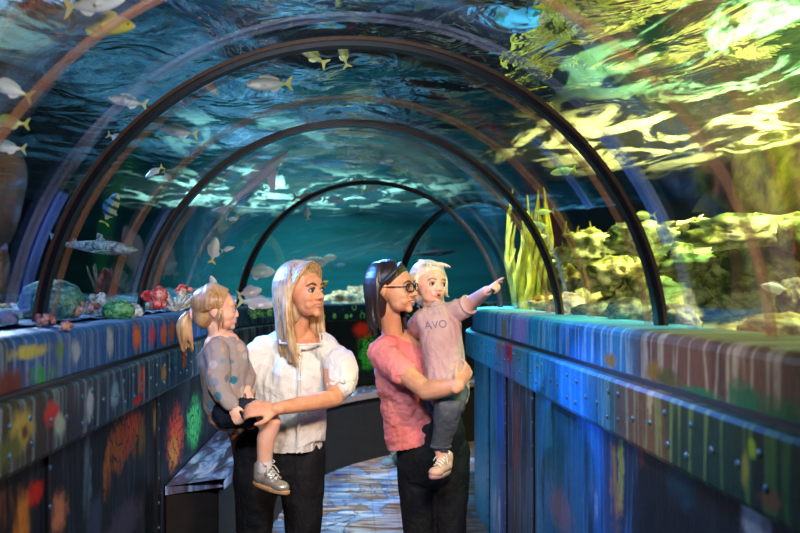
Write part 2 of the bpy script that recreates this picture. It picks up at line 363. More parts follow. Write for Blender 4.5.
mFloor = t.bsdf(c, .42, .5, t.bump(w2, .15, .01))
fl = mesh('floor', sweep([(-.88, 0), (.88, 0), (.88, -.1), (-.88, -.1)], S0, S1), mFloor, smooth=False); tag(fl, kind='structure')
for nm, s in (('wall_front', S0 - .05), ('wall_rear', S1)):
    e = mesh(nm, sweep([(-1.1, -.1), (-1.1, 2.42), (1.1, 2.42), (1.1, -.1)], s, s + .05, .5), plain(nm + '_paint', (.01, .02, .035), .7), smooth=False); tag(e, kind='structure')
# ------------------------------------------------------------------ acrylic tunnel
t = NT('acrylic'); lw = t.n('ShaderNodeFresnel', {'IOR': 1.33}).outputs[0]
tr = t.n('ShaderNodeBsdfTransparent', {'Color': (.93, .97, .98)}); gl = t.n('ShaderNodeBsdfGlossy', {'Color': (.85, .92, 1, 1), 'Roughness': .03})
mx = t.n('ShaderNodeMixShader', {0: t.math('MULTIPLY', lw, .13), 1: tr.outputs[0], 2: gl.outputs[0]}); t.t.links.new(mx.outputs[0], t.out.inputs[0]); mGlass = t.m
A0 = math.asin((1.389 - ZC) / RT)
def shell(r, s0, s1, step=.12, n=64, th=None):
    ss = srange(s0, s1, step); V = []; Fc = []
    for s in ss: V += arc_pts(s, r, PI - A0 + .02, A0 - .02, n)
    for i in range(len(ss)-1):
        for k in range(n): a = i*(n+1)+k; Fc.append((a, a+1, a+n+2, a+n+1))
    return V, Fc
gw = mesh('window_1', shell(RT + .012, S0, S1), mGlass); tag(gw, kind='structure')
def rib(name, s, wd, r0, r1, m, a0=PI - A0 + .02, a1=A0 - .02, n=72):
    V = []; Fc = []
    for k in range(n + 1):
        a = a0 + (a1 - a0) * k / n
        for ds, r in ((-wd/2, r0), (wd/2, r0), (wd/2, r1), (-wd/2, r1)): V.append(at(s + ds, r*math.cos(a), ZC + r*math.sin(a)))
    for k in range(n):
        for j in range(4): j2 = (j+1) % 4; Fc.append((k*4+j, k*4+j2, k*4+4+j2, k*4+4+j))
    Fc.append((0,1,2,3)); Fc.append((n*4+3, n*4+2, n*4+1, n*4))
    o = mesh(name, (V, Fc), m, smooth=False); return o
mRib = plain('rib_metal', (.008, .009, .012), .28, .6, .3, .3)
ribs = [(2.60, .042, 'nearest and widest black arch rib of the acrylic tunnel'), (3.85, .045, 'second black arch rib, framing the tunnel just behind the two women'),
        (5.95, .04, 'third black arch rib, thin, where the tunnel starts to bend'), (7.55, .06, 'farthest black arch rib, seen after the bend above the dark-haired woman')]
for s, wd, lb in ribs:
    o = rib('arch_rib', s, wd, RT - .022, RT + .010, mRib); tag(o, lb, 'rib', 'black arch ribs of the tunnel')
    f = rib('joint_gasket', s - wd/2 - .008, .010, RT - .006, RT + .006, plain('gasket', (.06, .03, .02), .2, .8), n=60); f.parent = o
# bonded joints in the acrylic: pale translucent rings; the warm ones are painted reflections
def seam_reflection_mat(name, col, al):
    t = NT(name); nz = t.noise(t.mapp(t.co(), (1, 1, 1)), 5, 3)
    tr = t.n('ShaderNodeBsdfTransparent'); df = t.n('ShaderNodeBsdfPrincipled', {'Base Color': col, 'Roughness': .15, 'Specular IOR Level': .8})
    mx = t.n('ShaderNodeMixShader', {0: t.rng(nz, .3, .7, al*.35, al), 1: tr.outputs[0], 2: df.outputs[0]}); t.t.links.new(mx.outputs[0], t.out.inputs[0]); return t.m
sm1 = seam_reflection_mat('joint_resin_pale', (.30, .32, .50), .26); sm2 = seam_reflection_mat('painted_reflection_warm', (.48, .20, .08), .42); sm3 = seam_reflection_mat('painted_reflection_blue', (.12, .25, .70), .45)
for s, wd, m, lb in ((2.38, .05, sm1, 'pale translucent bonded joint just in front of the nearest arch rib'), (2.74, .03, sm2, 'brownish painted reflection ring just beyond the nearest rib'),
                     (3.38, .07, sm2, 'broad warm brown painted reflection between first and second ribs'), (3.72, .03, sm1, 'thin pale joint line in front of second rib'),
                     (4.10, .07, sm2, 'wide brownish painted reflection on the acrylic just past second rib'), (4.9, .05, sm1, 'pale joint ring midway between second and third ribs'),
                     (1.93, .03, sm2, 'thin rust brown painted reflection arc at the outer left and right of the picture')):
    tag(rib('joint_reflection_ring', s, wd, RT - .004, RT + .008, m), lb, 'joint', 'bonded joints and painted reflections on the acrylic tunnel')
for s, wd, a0, a1, lb in ((2.95, .06, 49, 30, 'short blue painted reflection high on the right between first two ribs'), (2.42, .07, 42, 20, 'blue painted reflection on the right just in front of nearest rib'), (2.48, .06, 172, 150, 'blue painted reflection low on the left beside the nearest rib')):  # reflections of blue lights, painted as translucent arcs
    tag(rib('painted_reflection_strip', s, wd, RT - .003, RT + .006, sm3, R(a0), R(a1), 20), lb, 'strip', 'painted blue reflections on the acrylic')
# ------------------------------------------------------------------ bench along the left wall, following the bend
t = NT('bench_top_pattern'); co = t.co(); w2 = t.noise(t.mapp(co, (9, 2.2, 1), rot=(0, 0, -.5)), 1.6, 4, .6, 1.0)
mBench = t.bsdf(t.ramp(t.rng(w2, .3, .7), [(0, (.06, .035, .03)), (.4, (.12, .12, .22)), (.65, (.20, .30, .55)), (1, (.62, .68, .82))]), .35, .5, t.bump(w2, .1, .01))  # brown, blue and pale bands across the seat top
mBase = plain('bench_black', (.010, .010, .012), .5)
mPlank = NT('bench_side_wood'); co = mPlank.co(); mPlank = mPlank.bsdf(mPlank.ramp(mPlank.noise(mPlank.mapp(co, (3, 3, 14)), 2, 4), [(0, (.004,.004,.004)), (1, (.022,.018,.018))]), .6, .3)
bench = empty('bench', (-.7, 3.7, 0)); tag(bench, 'long low bench with blue patterned top along the left wall behind the women', 'bench')
def bprof(s):
    return .855, max(.42, .60 - .10 * max(0, s - 3.7))
def bsweep(z0, z1, s0, s1, inset):
    ss = srange(s0, s1, .1); V = []; Fc = []
    for i, s in enumerate(ss):
        a, b = bprof(s); b += inset; si = s + (.16 if i == 0 else 0)
        V += [at(s, -a, z0), at(si, -b, z0), at(si, -b, z1), at(s, -a, z1)]
    for i in range(len(ss)-1):
        for k in range(4): k2 = (k+1) % 4; Fc.append((i*4+k, i*4+k2, i*4+4+k2, i*4+4+k))
    n = len(ss)-1; Fc.append((0,1,2,3)); Fc.append((n*4+3, n*4+2, n*4+1, n*4)); return V, Fc
mesh('seat', bsweep(.56, .60, 3.6, 9.0, 0), mBench, bench, False)
mesh('base', bsweep(.0, .56, 3.62, 9.0, .03), mPlank, bench, False)
mesh('seat_edge', sweep([(-.425, .555), (-.425, .603), (-.415, .603), (-.415, .555)], 5.6, 9.0), plain('bench_edge_wood', (.22, .16, .15), .4), bench, False)
rehome(bench)
# small lit mural panels on the far curved wall: green rings above, red anemone, green fern
t = NT('mural_far'); co = t.co(); vv = t.voro(t.mapp(co, (1, 1, 1)), 11, 'F1')
c = t.mix(t.rng(t.math('ABSOLUTE', t.math('SUBTRACT', vv, .30)), .09, .02), (.006, .03, .06), (.25, .70, .12))
mFar = t.bsdf(c, .4)
o = mesh('mural_panel', sweep([(-.846, 1.245), (-.846, 1.375), (-.852, 1.375), (-.852, 1.245)], 6.6, 8.6, .06), mFar, smooth=False); tag(o, 'dark mural strip with bright green rings on the far parapet', 'mural')
t = NT('mural_far_low'); co = t.co(); w = t.noise(co, 12, 5, .6); br = t.voro(co, 26, 'DISTANCE_TO_EDGE')
c = t.mix(t.math('MULTIPLY', t.blob(co, (.18, 7.5, .93), (.12, .5, .18), .6, w, 1.4), t.rng(br, .02, .12)), (.006, .008, .012), (.05, .60, .06))
c = t.mix(t.blob(co, (.12, 7.5, 1.14), (.11, .4, .09), .6, w, 1.2), c, (.70, .03, .015))
c = t.mix(t.math('MULTIPLY', t.blob(co, (.12, 7.5, 1.15), (.09, .4, .07), .6, w, .6), t.rng(vv, .35, .1)), c, (.9, .35, .2))
mFar2 = t.bsdf(c, .4)
o = mesh('mural_panel', sweep([(-.792, .62), (-.792, 1.232), (-.80, 1.232), (-.80, .62)], 6.4, 8.4, .06), mFar2, smooth=False); tag(o, 'black mural panel with red anemone and green fern above the bench', 'mural')
# ================================================================== TANKS AROUND THE TUNNEL
def tank_rock(name, c1, c2, c3, sc=3, rough=.8, lo=.35, hi=.65):
    t = NT(name); co = t.co(); a = t.noise(co, sc, 6, .62); b = t.noise(co, sc*4, 4, .6)
    c = t.ramp(t.rng(a, lo, hi), [(0, c1), (.5, c2), (1, c3)]); c = t.mix(t.rng(b, .35, .6, .6, 0), c, tuple(q*.35 for q in c1))
    return t.bsdf(c, rough, .3, t.bump(t.math('ADD', a, t.math('MULTIPLY', b, .5)), .6, .03))
mTankL = tank_rock('tank_wall_navy', (.003,.008,.018), (.006,.022,.04), (.012,.05,.06), .9)
t = NT('tank_wall_teal'); co = t.co(); nz = t.noise(t.mapp(co, (.25, .25, 2.0)), 1.4, 4)
mTankB = t.bsdf(t.ramp(t.rng(nz, .3, .7), [(0, (.001,.07,.075)), (.5, (.002,.115,.125)), (1, (.004,.15,.18))]), .8, .2)  # teal water haze is put into the wall colour
mTankR = tank_rock('tank_wall_green', (.014,.03,.004), (.10,.14,.012), (.34,.34,.04), 1.3, lo=.3, hi=.7)
t = NT('seabed_gravel'); co = t.co(); a = t.noise(co, 7, 6, .62); b = t.voro(co, 38)
cl_ = t.ramp(t.rng(a, .35, .65), [(0, (.02,.08,.18)), (.5, (.06,.20,.38)), (1, (.34,.46,.55))]); cr_ = t.ramp(t.rng(a, .35, .65), [(0, (.03,.035,.008)), (.5, (.10,.10,.03)), (1, (.34,.26,.14))])
c = t.mix(t.rng(t.n('ShaderNodeSeparateXYZ', {0: co}).outputs[0], .6, 1.0), cl_, cr_)
mBed = t.bsdf(c, .8, .3, t.bump(t.math('ADD', a, b), .8, .03))
mRockR = tank_rock('reef_rock_yellow', (.035,.05,.008), (.24,.24,.035), (.62,.56,.24), 3.6, lo=.38, hi=.60)
mRockT = tank_rock('reef_rock_pale', (.10,.16,.14), (.32,.36,.28), (.62,.60,.45), 4)
XL, XR, YB, ZS = -4.2, 3.3, 11.2, 2.6
def wallgrid(name, a, b, z0, z1, m, amp, step=.16, seed=0, nrm=None):
    a = Vector(a); b = Vector(b); L = (b-a).length; nx = int(L/step); nz = int((z1-z0)/step)
    d = (b-a).normalized(); nn = Vector((-d.y, d.x)) ; V = []; Fc = []
    for i in range(nx+1):
        for k in range(nz+1):
            p = a + d * (L*i/nx); z = z0 + (z1-z0)*k/nz
            h = fbm((p.x+seed, p.y, z), .9, 5) * amp
            q = p + nn*h; V.append((q.x, q.y, z))
    for i in range(nx):
        for k in range(nz): q = i*(nz+1)+k; Fc.append((q, q+nz+1, q+nz+2, q+1))
    o = mesh(name, (V, Fc), m); tag(o, kind='structure'); return o
wallgrid('wall_west', (XL, -2), (XL, YB), 1.1, 2.75, mTankL, .35)
wallgrid('wall_north', (XL, YB), (5.5, YB), 1.1, 2.75, mTankB, .06, seed=3)
wallgrid('wall_east', (XR, 7.6), (XR, -2), 1.1, 2.75, mTankR, .30, seed=9)
wallgrid('wall_east_far', (5.5, YB), (5.5, 7.0), 1.1, 2.75, mTankB, .1, seed=5)
wallgrid('wall_south', (5.5, -2.0), (XL, -2.0), 1.1, 2.75, mTankL, .1, seed=5)
def bed():
    st = .085; V = []; Fc = []; idx = {}
    nx = int((5.6 - (XL-.2))/st); ny = int((YB+2.3)/st)
    def vi(i, j):
        if (i, j) not in idx:
            x = XL-.2 + i*st; y = -2.1 + j*st; idx[(i, j)] = len(V)
            side = x < 0; d = dist_path(x, y)
            h = (1.400 if side and y < 6.5 else 1.345) + (.012 if side and y < 6.5 else .035)*fbm((x, y, 0), 2.2 + 4*side) + (.05*max(0, d-1.4)*(.6+.6*fbm((x, y, 7), 1.1)) if side else -.05)
            V.append((x, y, h))
        return idx[(i, j)]
    for i in range(nx):
        for j in range(ny):
            x = XL-.2 + (i+.5)*st; y = -2.1 + (j+.5)*st
            if dist_path(x, y) < 1.04: continue
            Fc.append((vi(i,j), vi(i+1,j), vi(i+1,j+1), vi(i,j+1)))
    return V, Fc
tag(mesh('seabed', bed(), mBed), kind='structure')
# ------------------------------------------------------------------ the water's surface, seen from below
t = NT('water_surface'); co = t.co()
b1 = t.noise(t.mapp(co, (1.1, .8, 1), rot=(0,0,.3)), 3.0, 3, .5, .8); 
tr = t.n('ShaderNodeBsdfTransparent', {'Color': (.9, .97, 1, 1)})
gl = t.n('ShaderNodeBsdfGlossy', {'Color': (.78, .86, .88, 1), 'Roughness': .04, 'Normal': t.bump(b1, .5, .05)})
tl = t.n('ShaderNodeBsdfTranslucent', {'Color': (.75, .95, .75, 1), 'Normal': t.bump(b1, 1.0, .12)})
pt = t.noise(t.mapp(co, (1.7, .8, 1), rot=(0, 0, .25)), 1.6, 5, .62, .9)
m1 = t.n('ShaderNodeMixShader', {0: t.rng(pt, .50, .60, .01, .34), 1: gl.outputs[0], 2: tl.outputs[0]})
m2 = t.n('ShaderNodeMixShader', {0: .72, 1: tr.outputs[0], 2: m1.outputs[0]}); t.t.links.new(m2.outputs[0], t.out.inputs[0]); mWater = t.m
def surf():
    st = .055; nx = int((5.6-XL+.1)/st); ny = int((YB+2.1)/st); V = []; Fc = []
    for i in range(nx+1):
        for j in range(ny+1):
            x = XL-.05+i*st; y = -2.05+j*st
            V.append((x, y, ZS + .030*fbm((x*1.0, y*.75, 0), 1.6, 3) + .010*math.sin(x*5.1+y*1.7+2*fbm((x,y,4),1.0,2))))
    for i in range(nx):
        for j in range(ny): q = i*(ny+1)+j; Fc.append((q, q+ny+1, q+ny+2, q+1))
    return V, Fc
tag(mesh('water_surface', surf(), mWater), 'rippled water surface over the tanks seen from below', 'water', kind='stuff')
# ------------------------------------------------------------------ rocks
def rock_vf(c, r, seed, amp=.35, sub=4, fq=1.6):
    bm = bmesh.new(); bmesh.ops.create_icosphere(bm, subdivisions=sub, radius=1)
    for v in bm.verts:
        n = mnoise.fractal(v.co*fq + Vector((seed*7.1, seed*3.3, seed)), .62, 2, 6); v.co *= 1 + amp*n
        v.co = Vector((v.co.x*r[0], v.co.y*r[1], v.co.z*r[2])) + Vector(c)
    bm.verts.ensure_lookup_table(); V = [v.co.copy() for v in bm.verts]; Fc = [tuple(q.index for q in f.verts) for f in bm.faces]; bm.free(); return V, Fc
def thing_at(name, loc, vf, m, label, cat, group=None, parent=None):
    o = mesh(name, ([Vector(v) - Vector(loc) for v in vf[0]], vf[1]), m); o.location = loc; tag(o, label, cat, group); return o
# the long reef ledge behind the right-hand parapet
def reef():
    V = []; Fc = []; ny, nk = 150, 46
    for i in range(ny+1):
        y = 1.2 + 4.7*i/ny
        xb = 2.05 - .42*min(1, max(0, (y-2.6)/3.0)); top = 1.84 + .06*math.sin(y*1.7) + .05*fbm((0, y, 0), 2.0)
        for k in range(nk+1):
            u = k/nk; z = 1.28 + (top-1.28)*min(1, u*1.5); back = max(0, u-.66)*2.6
            x = xb + .42*(1-min(1, u*1.5))**2*(-1 if y > 3.6 else -.35) + back
            hol = math.exp(-((y-3.1)/.75)**2) * math.exp(-((z-1.42)/.13)**2) * .62
            q = Vector((x, y, z)); n = mnoise.fractal(q*2.6 + Vector((5, 0, 0)), .8, 2, 6); c = mnoise.cell(q*5.0)
            V.append((x + hol - .17*n - .035*c, y, z + .06*mnoise.fractal(q*4+Vector((9,9,9)), .9, 2, 4)))
    for i in range(ny):
        for k in range(nk): q = i*(nk+1)+k; Fc.append((q, q+1, q+nk+2, q+nk+1))
    return V, Fc
thing_at('reef_ledge', (2.0, 3.5, 1.3), reef(), mRockR, 'long craggy yellow green reef ledge behind the right parapet', 'rock')
def stone(px, py, Y, rp, asp, m, lb, seed, grp=None, amp=.22):
    c = P(px, py, Y); r = rp*Y/F
    return thing_at('boulder', c, rock_vf(c, (r*asp, r, r/asp), seed, amp, 4), m, lb, 'stone', grp)
mSt1 = tank_rock('stone_pink', (.22,.13,.10), (.45,.30,.24), (.70,.52,.42), 5); mSt2 = tank_rock('stone_brown', (.04,.03,.02), (.14,.10,.06), (.30,.25,.15), 6)
mSt3 = tank_rock('stone_orange', (.30,.11,.02), (.62,.32,.08), (.85,.60,.28), 5)
stone(570, 308, 4.45, 17, 1.15, mSt1, 'grey pink pointed stone beside the second rib on the right', 1)
stone(596, 313, 3.8, 16, 1.5, mSt2, 'flat brown stone between the pink stone and the brown boulder', 2)
stone(628, 312, 3.2, 17, 1.25, mSt2, 'round brown boulder just left of the nearest rib', 3)
stone(547, 302, 5.0, 11, 1.6, mSt3, 'small rust coloured stone by second rib foot on the right', 4)
stone(677, 322, 2.75, 20, 1.1, mSt1, 'pink rounded stone right of the nearest rib', 5)
stone(784, 332, 2.3, 28, 1.5, mSt3, 'orange tan lumpy stone at the right edge of the picture', 6)
stone(792, 300, 2.75, 16, .8, mSt2, 'upright brown stone at right edge above orange stone', 7)
stone(735, 333, 2.45, 14, 1.9, mSt3, 'low tan stone left of the orange lumpy stone', 8)
for i, (px, py, Y, rp, asp, lb) in enumerate(((588, 248, 5.0, 22, 1.2, 'yellow crag boulder at left end of the reef ledge'), (610, 275, 4.6, 22, 1.3, 'yellow green boulder low on the reef under the crag'),
        (640, 238, 4.3, 24, 1.4, 'sandy boulder on top of reef beside the nearest rib'), (690, 262, 3.9, 26, 1.5, 'pale yellow boulder in middle of the reef'), (740, 232, 3.5, 30, 1.8, 'long pale slab on top of the reef ledge'),
        (572, 285, 5.3, 16, 1.0, 'small olive boulder at the reef foot'))):
    stone(px, py, Y, rp, asp, mRockR, lb, 20+i, 'boulders of the right reef', .42)
# left side: corals and stones on the blue gravel
mCo1 = tank_rock('coral_teal', (.03,.14,.14), (.10,.32,.26), (.30,.50,.36), 16); mCo2 = tank_rock('coral_red', (.50,.02,.04), (.80,.10,.10), (.90,.50,.45), 14)
mCo3 = tank_rock('coral_white', (.30,.30,.30), (.60,.58,.52), (.85,.85,.78), 12); mCo4 = tank_rock('coral_pinkish', (.35,.10,.10), (.60,.25,.22), (.80,.50,.42), 12)
mCo5 = tank_rock('coral_green', (.02,.15,.04), (.08,.35,.10), (.30,.60,.25), 16); mCo6 = tank_rock('stone_purple', (.06,.05,.12), (.18,.14,.25), (.40,.35,.45), 8)
def coral(px, py, Y, rp, asp, m, lb, kind, seed):
    c = P(px, py, Y); r = rp*Y/F; rr = random.Random(seed); parts = []
    if kind == 'brain': parts = [rock_vf(c, (r*asp, r, r), seed, .10, 4, 3.2)]
    elif kind == 'lumps':
        for k in range(14):
            a = rr.uniform(0, 2*PI); d = rr.uniform(0, .75)*r; q = c + Vector((d*math.cos(a)*asp, d*math.sin(a), rr.uniform(-.5, .55)*r)); parts.append(rock_vf(q, (r*.38,)*3, seed+k, .25, 2, 2))
    elif kind == 'fingers':
        for k in range(26):
            a = rr.uniform(0, 2*PI); e = rr.uniform(.2, 1.4); d = Vector((math.cos(a)*math.cos(e)*asp, math.sin(a)*math.cos(e), math.sin(e)))
            b = c - Vector((0, 0, r*.7)); parts.append(tube([b, b + d*r*.8, b + d*r*1.6 + Vector((0, 0, r*.15))], [r*.16, r*.13, r*.10], 7, sub=2))
    o = thing_at('coral', c, join(parts), m, lb, 'coral', 'corals on the blue gravel'); return o
coral(54, 306, 2.95, 17, 1.3, mCo1, 'large teal dome coral left of the nearest rib foot', 'brain', 1)
coral(52, 303, 3.6, 24, 1.35, mCo1, 'wide green teal coral mound behind the nearest rib', 'brain', 2)
coral(45, 320, 2.45, 8, 1.6, mCo4, 'small pinkish coral left of the nearest rib foot', 'lumps', 3)
coral(76, 312, 3.0, 9, 1.1, mCo4, 'small coral lump just right of nearest rib foot', 'lumps', 4)
coral(98, 301, 3.3, 10, 1.0, mCo3, 'round grey white coral on a brown stalk, left side', 'lumps', 5)
coral(91, 309, 3.2, 9, 1.0, mCo4, 'red brown coral below the round white coral', 'lumps', 6)
coral(118, 311, 3.25, 11, 1.5, mCo5, 'flat green coral on the gravel left of second rib', 'brain', 7)
coral(136, 312, 3.4, 8, 1.3, mCo3, 'white knobbly coral at foot of the second rib', 'lumps', 8)
coral(159, 298, 3.7, 15, 1.1, mCo2, 'bright red lumpy coral right of second rib', 'lumps', 9)
coral(182, 291, 4.3, 8, 1.5, mCo2, 'small pink red coral fan behind the white coral', 'lumps', 10)
coral(176, 303, 3.9, 11, 1.5, mCo3, 'white finger coral between red coral and the girl', 'fingers', 11)
coral(193, 302, 4.2, 9, 1.2, mCo3, 'second white finger coral close to the girl with ponytail', 'fingers', 12)
coral(258, 310, 5.3, 12, 1.6, mCo5, 'bright green coral between the girl and the blonde woman', 'lumps', 13)
coral(65, 326, 2.35, 7, 1.5, mCo4, 'little red coral in the gravel in front of nearest rib', 'lumps', 14)
coral(78, 308, 3.6, 10, 1.0, mCo4, 'reddish coral knob behind the small coral lump', 'lumps', 15)
for i in range(150):                                              # countable stones on the gravel
    y = RD.uniform(1.9, 5.2); x = -1.11 - RD.random()**1.5*(.35 + y/6); r = RD.uniform(.012, .040)
    o = thing_at('pebble', (x, y, 1.41), rock_vf((x, y, 1.41), (r*1.3, r*1.2, r*.8), i, .25, 2), (mSt2, mCo6, mCo1, mCo3, mSt1)[i % 5], 'small blue lit pebble among many on the left gravel bed', 'pebble', 'pebbles on the left gravel bed')
c = P(352, 300, 9.2)
for k, (px, py, Y, rp, asp, lb) in enumerate(((345, 302, 9.0, 16, 1.5, 'pale sandy coral rock between the blonde woman and last rib'), (362, 298, 9.6, 15, 1.3, 'sandy rock top just left of farthest rib'),
        (322, 306, 8.8, 13, 1.4, 'pink beige rock behind the blonde woman face'))):
    stone(px, py, Y, rp, asp, tank_rock('sand_rock%d' % k, (.30,.22,.12), (.62,.45,.28), (.80,.68,.48), 6), lb, 40+k, 'sandy rocks beyond the bend', .3)
# weed and rock wall tops near the left, lit green
def weed(x, y, z0, h, lb, seed, m):
    rr = random.Random(seed); parts = []
    for k in range(26):
        a = rr.uniform(0, 2*PI); q = Vector((x + rr.uniform(-.10, .10), y + rr.uniform(-.12, .12), z0)); L = h*rr.uniform(.5, 1); pts = [q]
        for j in range(5): q = q + Vector((.03*math.cos(a + j), .03*math.sin(a + j), L/5)); pts.append(q)
        parts.append(tube(pts, [(.018, .004)]*3 + [(.022, .004), (.014, .004), (.004, .002)], 6, sub=1))
    thing_at('weed_or_reef_streak', (x, y, z0), join(parts), m, lb, 'plant', 'water weeds and refracted rock stand-ins in the tanks')
mWeed = plain('weed_green', (.06, .32, .06), .6, .3, 0, .5, bs=8); mReefStreak = plain('refracted_reef_yellow', (.40, .42, .04), .6, .3, 0, .5, bs=8)
weed(-3.3, 5.2, 1.5, .9, 'dark green weed clump in the far left tank', 1, mWeed); 
weed(1.34, 5.78, 1.33, .95, 'yellow green weed imitating refracted rock behind the right end of the parapet', 3, mReefStreak)  # blades added in place of reef rock refracted by the acrylic
weed(1.66, 5.62, 1.33, .70, 'olive weed imitating refracted rock beside third rib on the right', 4, mReefStreak)
# ------------------------------------------------------------------ fish
def fish_mat(name, back, belly, tail, stripes=None):
    t = NT(name); co = t.co(); s = t.n('ShaderNodeSeparateXYZ', {0: co}); nz = t.noise(co, 30, 3)
    c = t.mix(t.rng(t.math('ADD', s.outputs[2], t.math('MULTIPLY', nz, .05)), -.05, .14), belly, back)
    c = t.mix(t.rng(s.outputs[0], -.22, -.42), c, tail)
    if stripes: c = t.mix(t.rng(t.math('SINE', t.math('MULTIPLY', s.outputs[0], 26.0)), .1, .5), c, stripes)
    sc = t.voro(t.mapp(co, (1, 1, 1.2)), 55)
    return t.bsdf(c, .32, .6, t.bump(sc, .15, .01), Metallic=.1)
FM = {'silver': fish_mat('fish_silver', (.30,.42,.42), (.85,.88,.85), (.55,.60,.30)), 'yellow': fish_mat('fish_yellow', (.70,.52,.04), (.85,.70,.12), (.85,.60,.02)),
      'cream': fish_mat('fish_cream', (.58,.56,.46), (.90,.86,.76), (.80,.66,.15)), 'blue': fish_mat('fish_blue', (.08,.30,.50), (.40,.62,.75), (.15,.35,.5)),
      'striped': fish_mat('fish_striped', (.10,.22,.38), (.65,.55,.25), (.75,.60,.05), (.02,.03,.05)), 'green': fish_mat('fish_green', (.45,.50,.08), (.75,.76,.35), (.60,.55,.1)),
      'pink': fish_mat('fish_pink', (.55,.48,.55), (.88,.80,.82), (.75,.70,.4))}
mEyeF = plain('fish_eye', (.01, .01, .01), .15, .8)
def fin(outline, th=.006):
    """thin rounded fin from an outline in the x,z plane"""
    n = len(outline); V = [(x, -th, z) for x, z in outline] + [(x, th, z) for x, z in outline]
    return V, [tuple(range(n)), tuple(range(2*n-1, n-1, -1))] + [(i, (i+1) % n, n+(i+1) % n, n+i) for i in range(n)]
def fish_proto(kind, deep):
    m = FM[kind]; xs = [(.5, .004), (.48, .03), (.43, .065), (.34, .105), (.2, .14), (.05, .15), (-.1, .13), (-.22, .09), (-.31, .05), (-.38, .03), (-.42, .026)]
    V = []; Fc = []; n = 14
    for x, h in xs:
        for k in range(n): a = 2*PI*k/n; V.append((x, h*.46*math.cos(a)*(1 if h > .03 else .8), h*deep*math.sin(a)*(1.0 if math.sin(a) > 0 else 1.05)))
    for i in range(len(xs)-1):
        for k in range(n): k2 = (k+1) % n; Fc.append((i*n+k, i*n+k2, (i+1)*n+k2, (i+1)*n+k))
    Fc.append(tuple(range(n))); Fc.append(tuple((len(xs)-1)*n+k for k in range(n)))
    b = mesh('fish', (V, Fc), m); sm = b.modifiers.new('s', 'SUBSURF'); sm.levels = 1; sm.render_levels = 1
    mesh('tail_fin', fin([(-.39, .03), (-.5, .15), (-.56, .17), (-.50, .03), (-.49, 0), (-.50, -.03), (-.56, -.17), (-.5, -.15), (-.39, -.03)]), m, b, False)
    d = deep
    mesh('dorsal_fin', fin([(.22, .12*d), (.16, .185*d), (.05, .20*d), (-.08, .18*d), (-.2, .135*d), (-.26, .10*d), (-.22, .07*d), (0, .12*d), (.2, .11*d)], .004), m, b, False)
    mesh('anal_fin', fin([(-.02, -.13*d), (-.10, -.19*d), (-.2, -.16*d), (-.27, -.09*d), (-.2, -.06*d), (-.04, -.1*d)], .004), m, b, False)
    for sg in (-1, 1):
        V, Fc2 = fin([(.2, -.01), (.12, .02), (.04, -.02), (.06, -.07), (.14, -.05)], .003)
        V = [(x, sg*(.066 + (.2-x)*.35) + y, z - .02) for x, y, z in V]; mesh('pectoral_fin', (V, Fc2), m, b, False)
        mesh('eye', ell((.40, sg*.030, .018*d), .017, n=10, m=8), mEyeF, b)
    return b
protos = {}
def glass_t(px, py):
    dx = (px-350)/F; dz = (292-py)/F; a = dx*dx+dz*dz; b = 2*dz*(.21); c = .21**2 - RT**2
    return (-b + math.sqrt(b*b-4*a*c))/(2*a)
def copy_tree(o, parent=None):
    c = o.copy(); COL.objects.link(c)
    if parent: c.parent = parent; c.matrix_parent_inverse = o.matrix_parent_inverse.copy()
    for ch in o.children: copy_tree(ch, c)
    return c
def fish(px, py, ln, tilt, left, kind, lb, Y=None, k=.16, yaw=12, deep=1.0, grp='fish swimming around the tunnel'):
    if Y is None: Y = min(glass_t(px, py)*(1+k), 1.06*F/max(1, 292-py) if py < 150 else 99)
    key = (kind, deep)
    if key not in protos: protos[key] = o = fish_proto(kind, deep)
    else: o = copy_tree(protos[key])
    L = ln*Y/F/1.03/math.cos(R(yaw))
    o.matrix_world = Matrix.Translation(P(px, py, Y)) @ Matrix.Rotation(-R(tilt), 4, 'Y') @ Matrix.Rotation(PI + R(yaw) if left else -R(yaw), 4, 'Z') @ Matrix.Scale(L, 4)
    tag(o, lb, 'fish', grp); return o
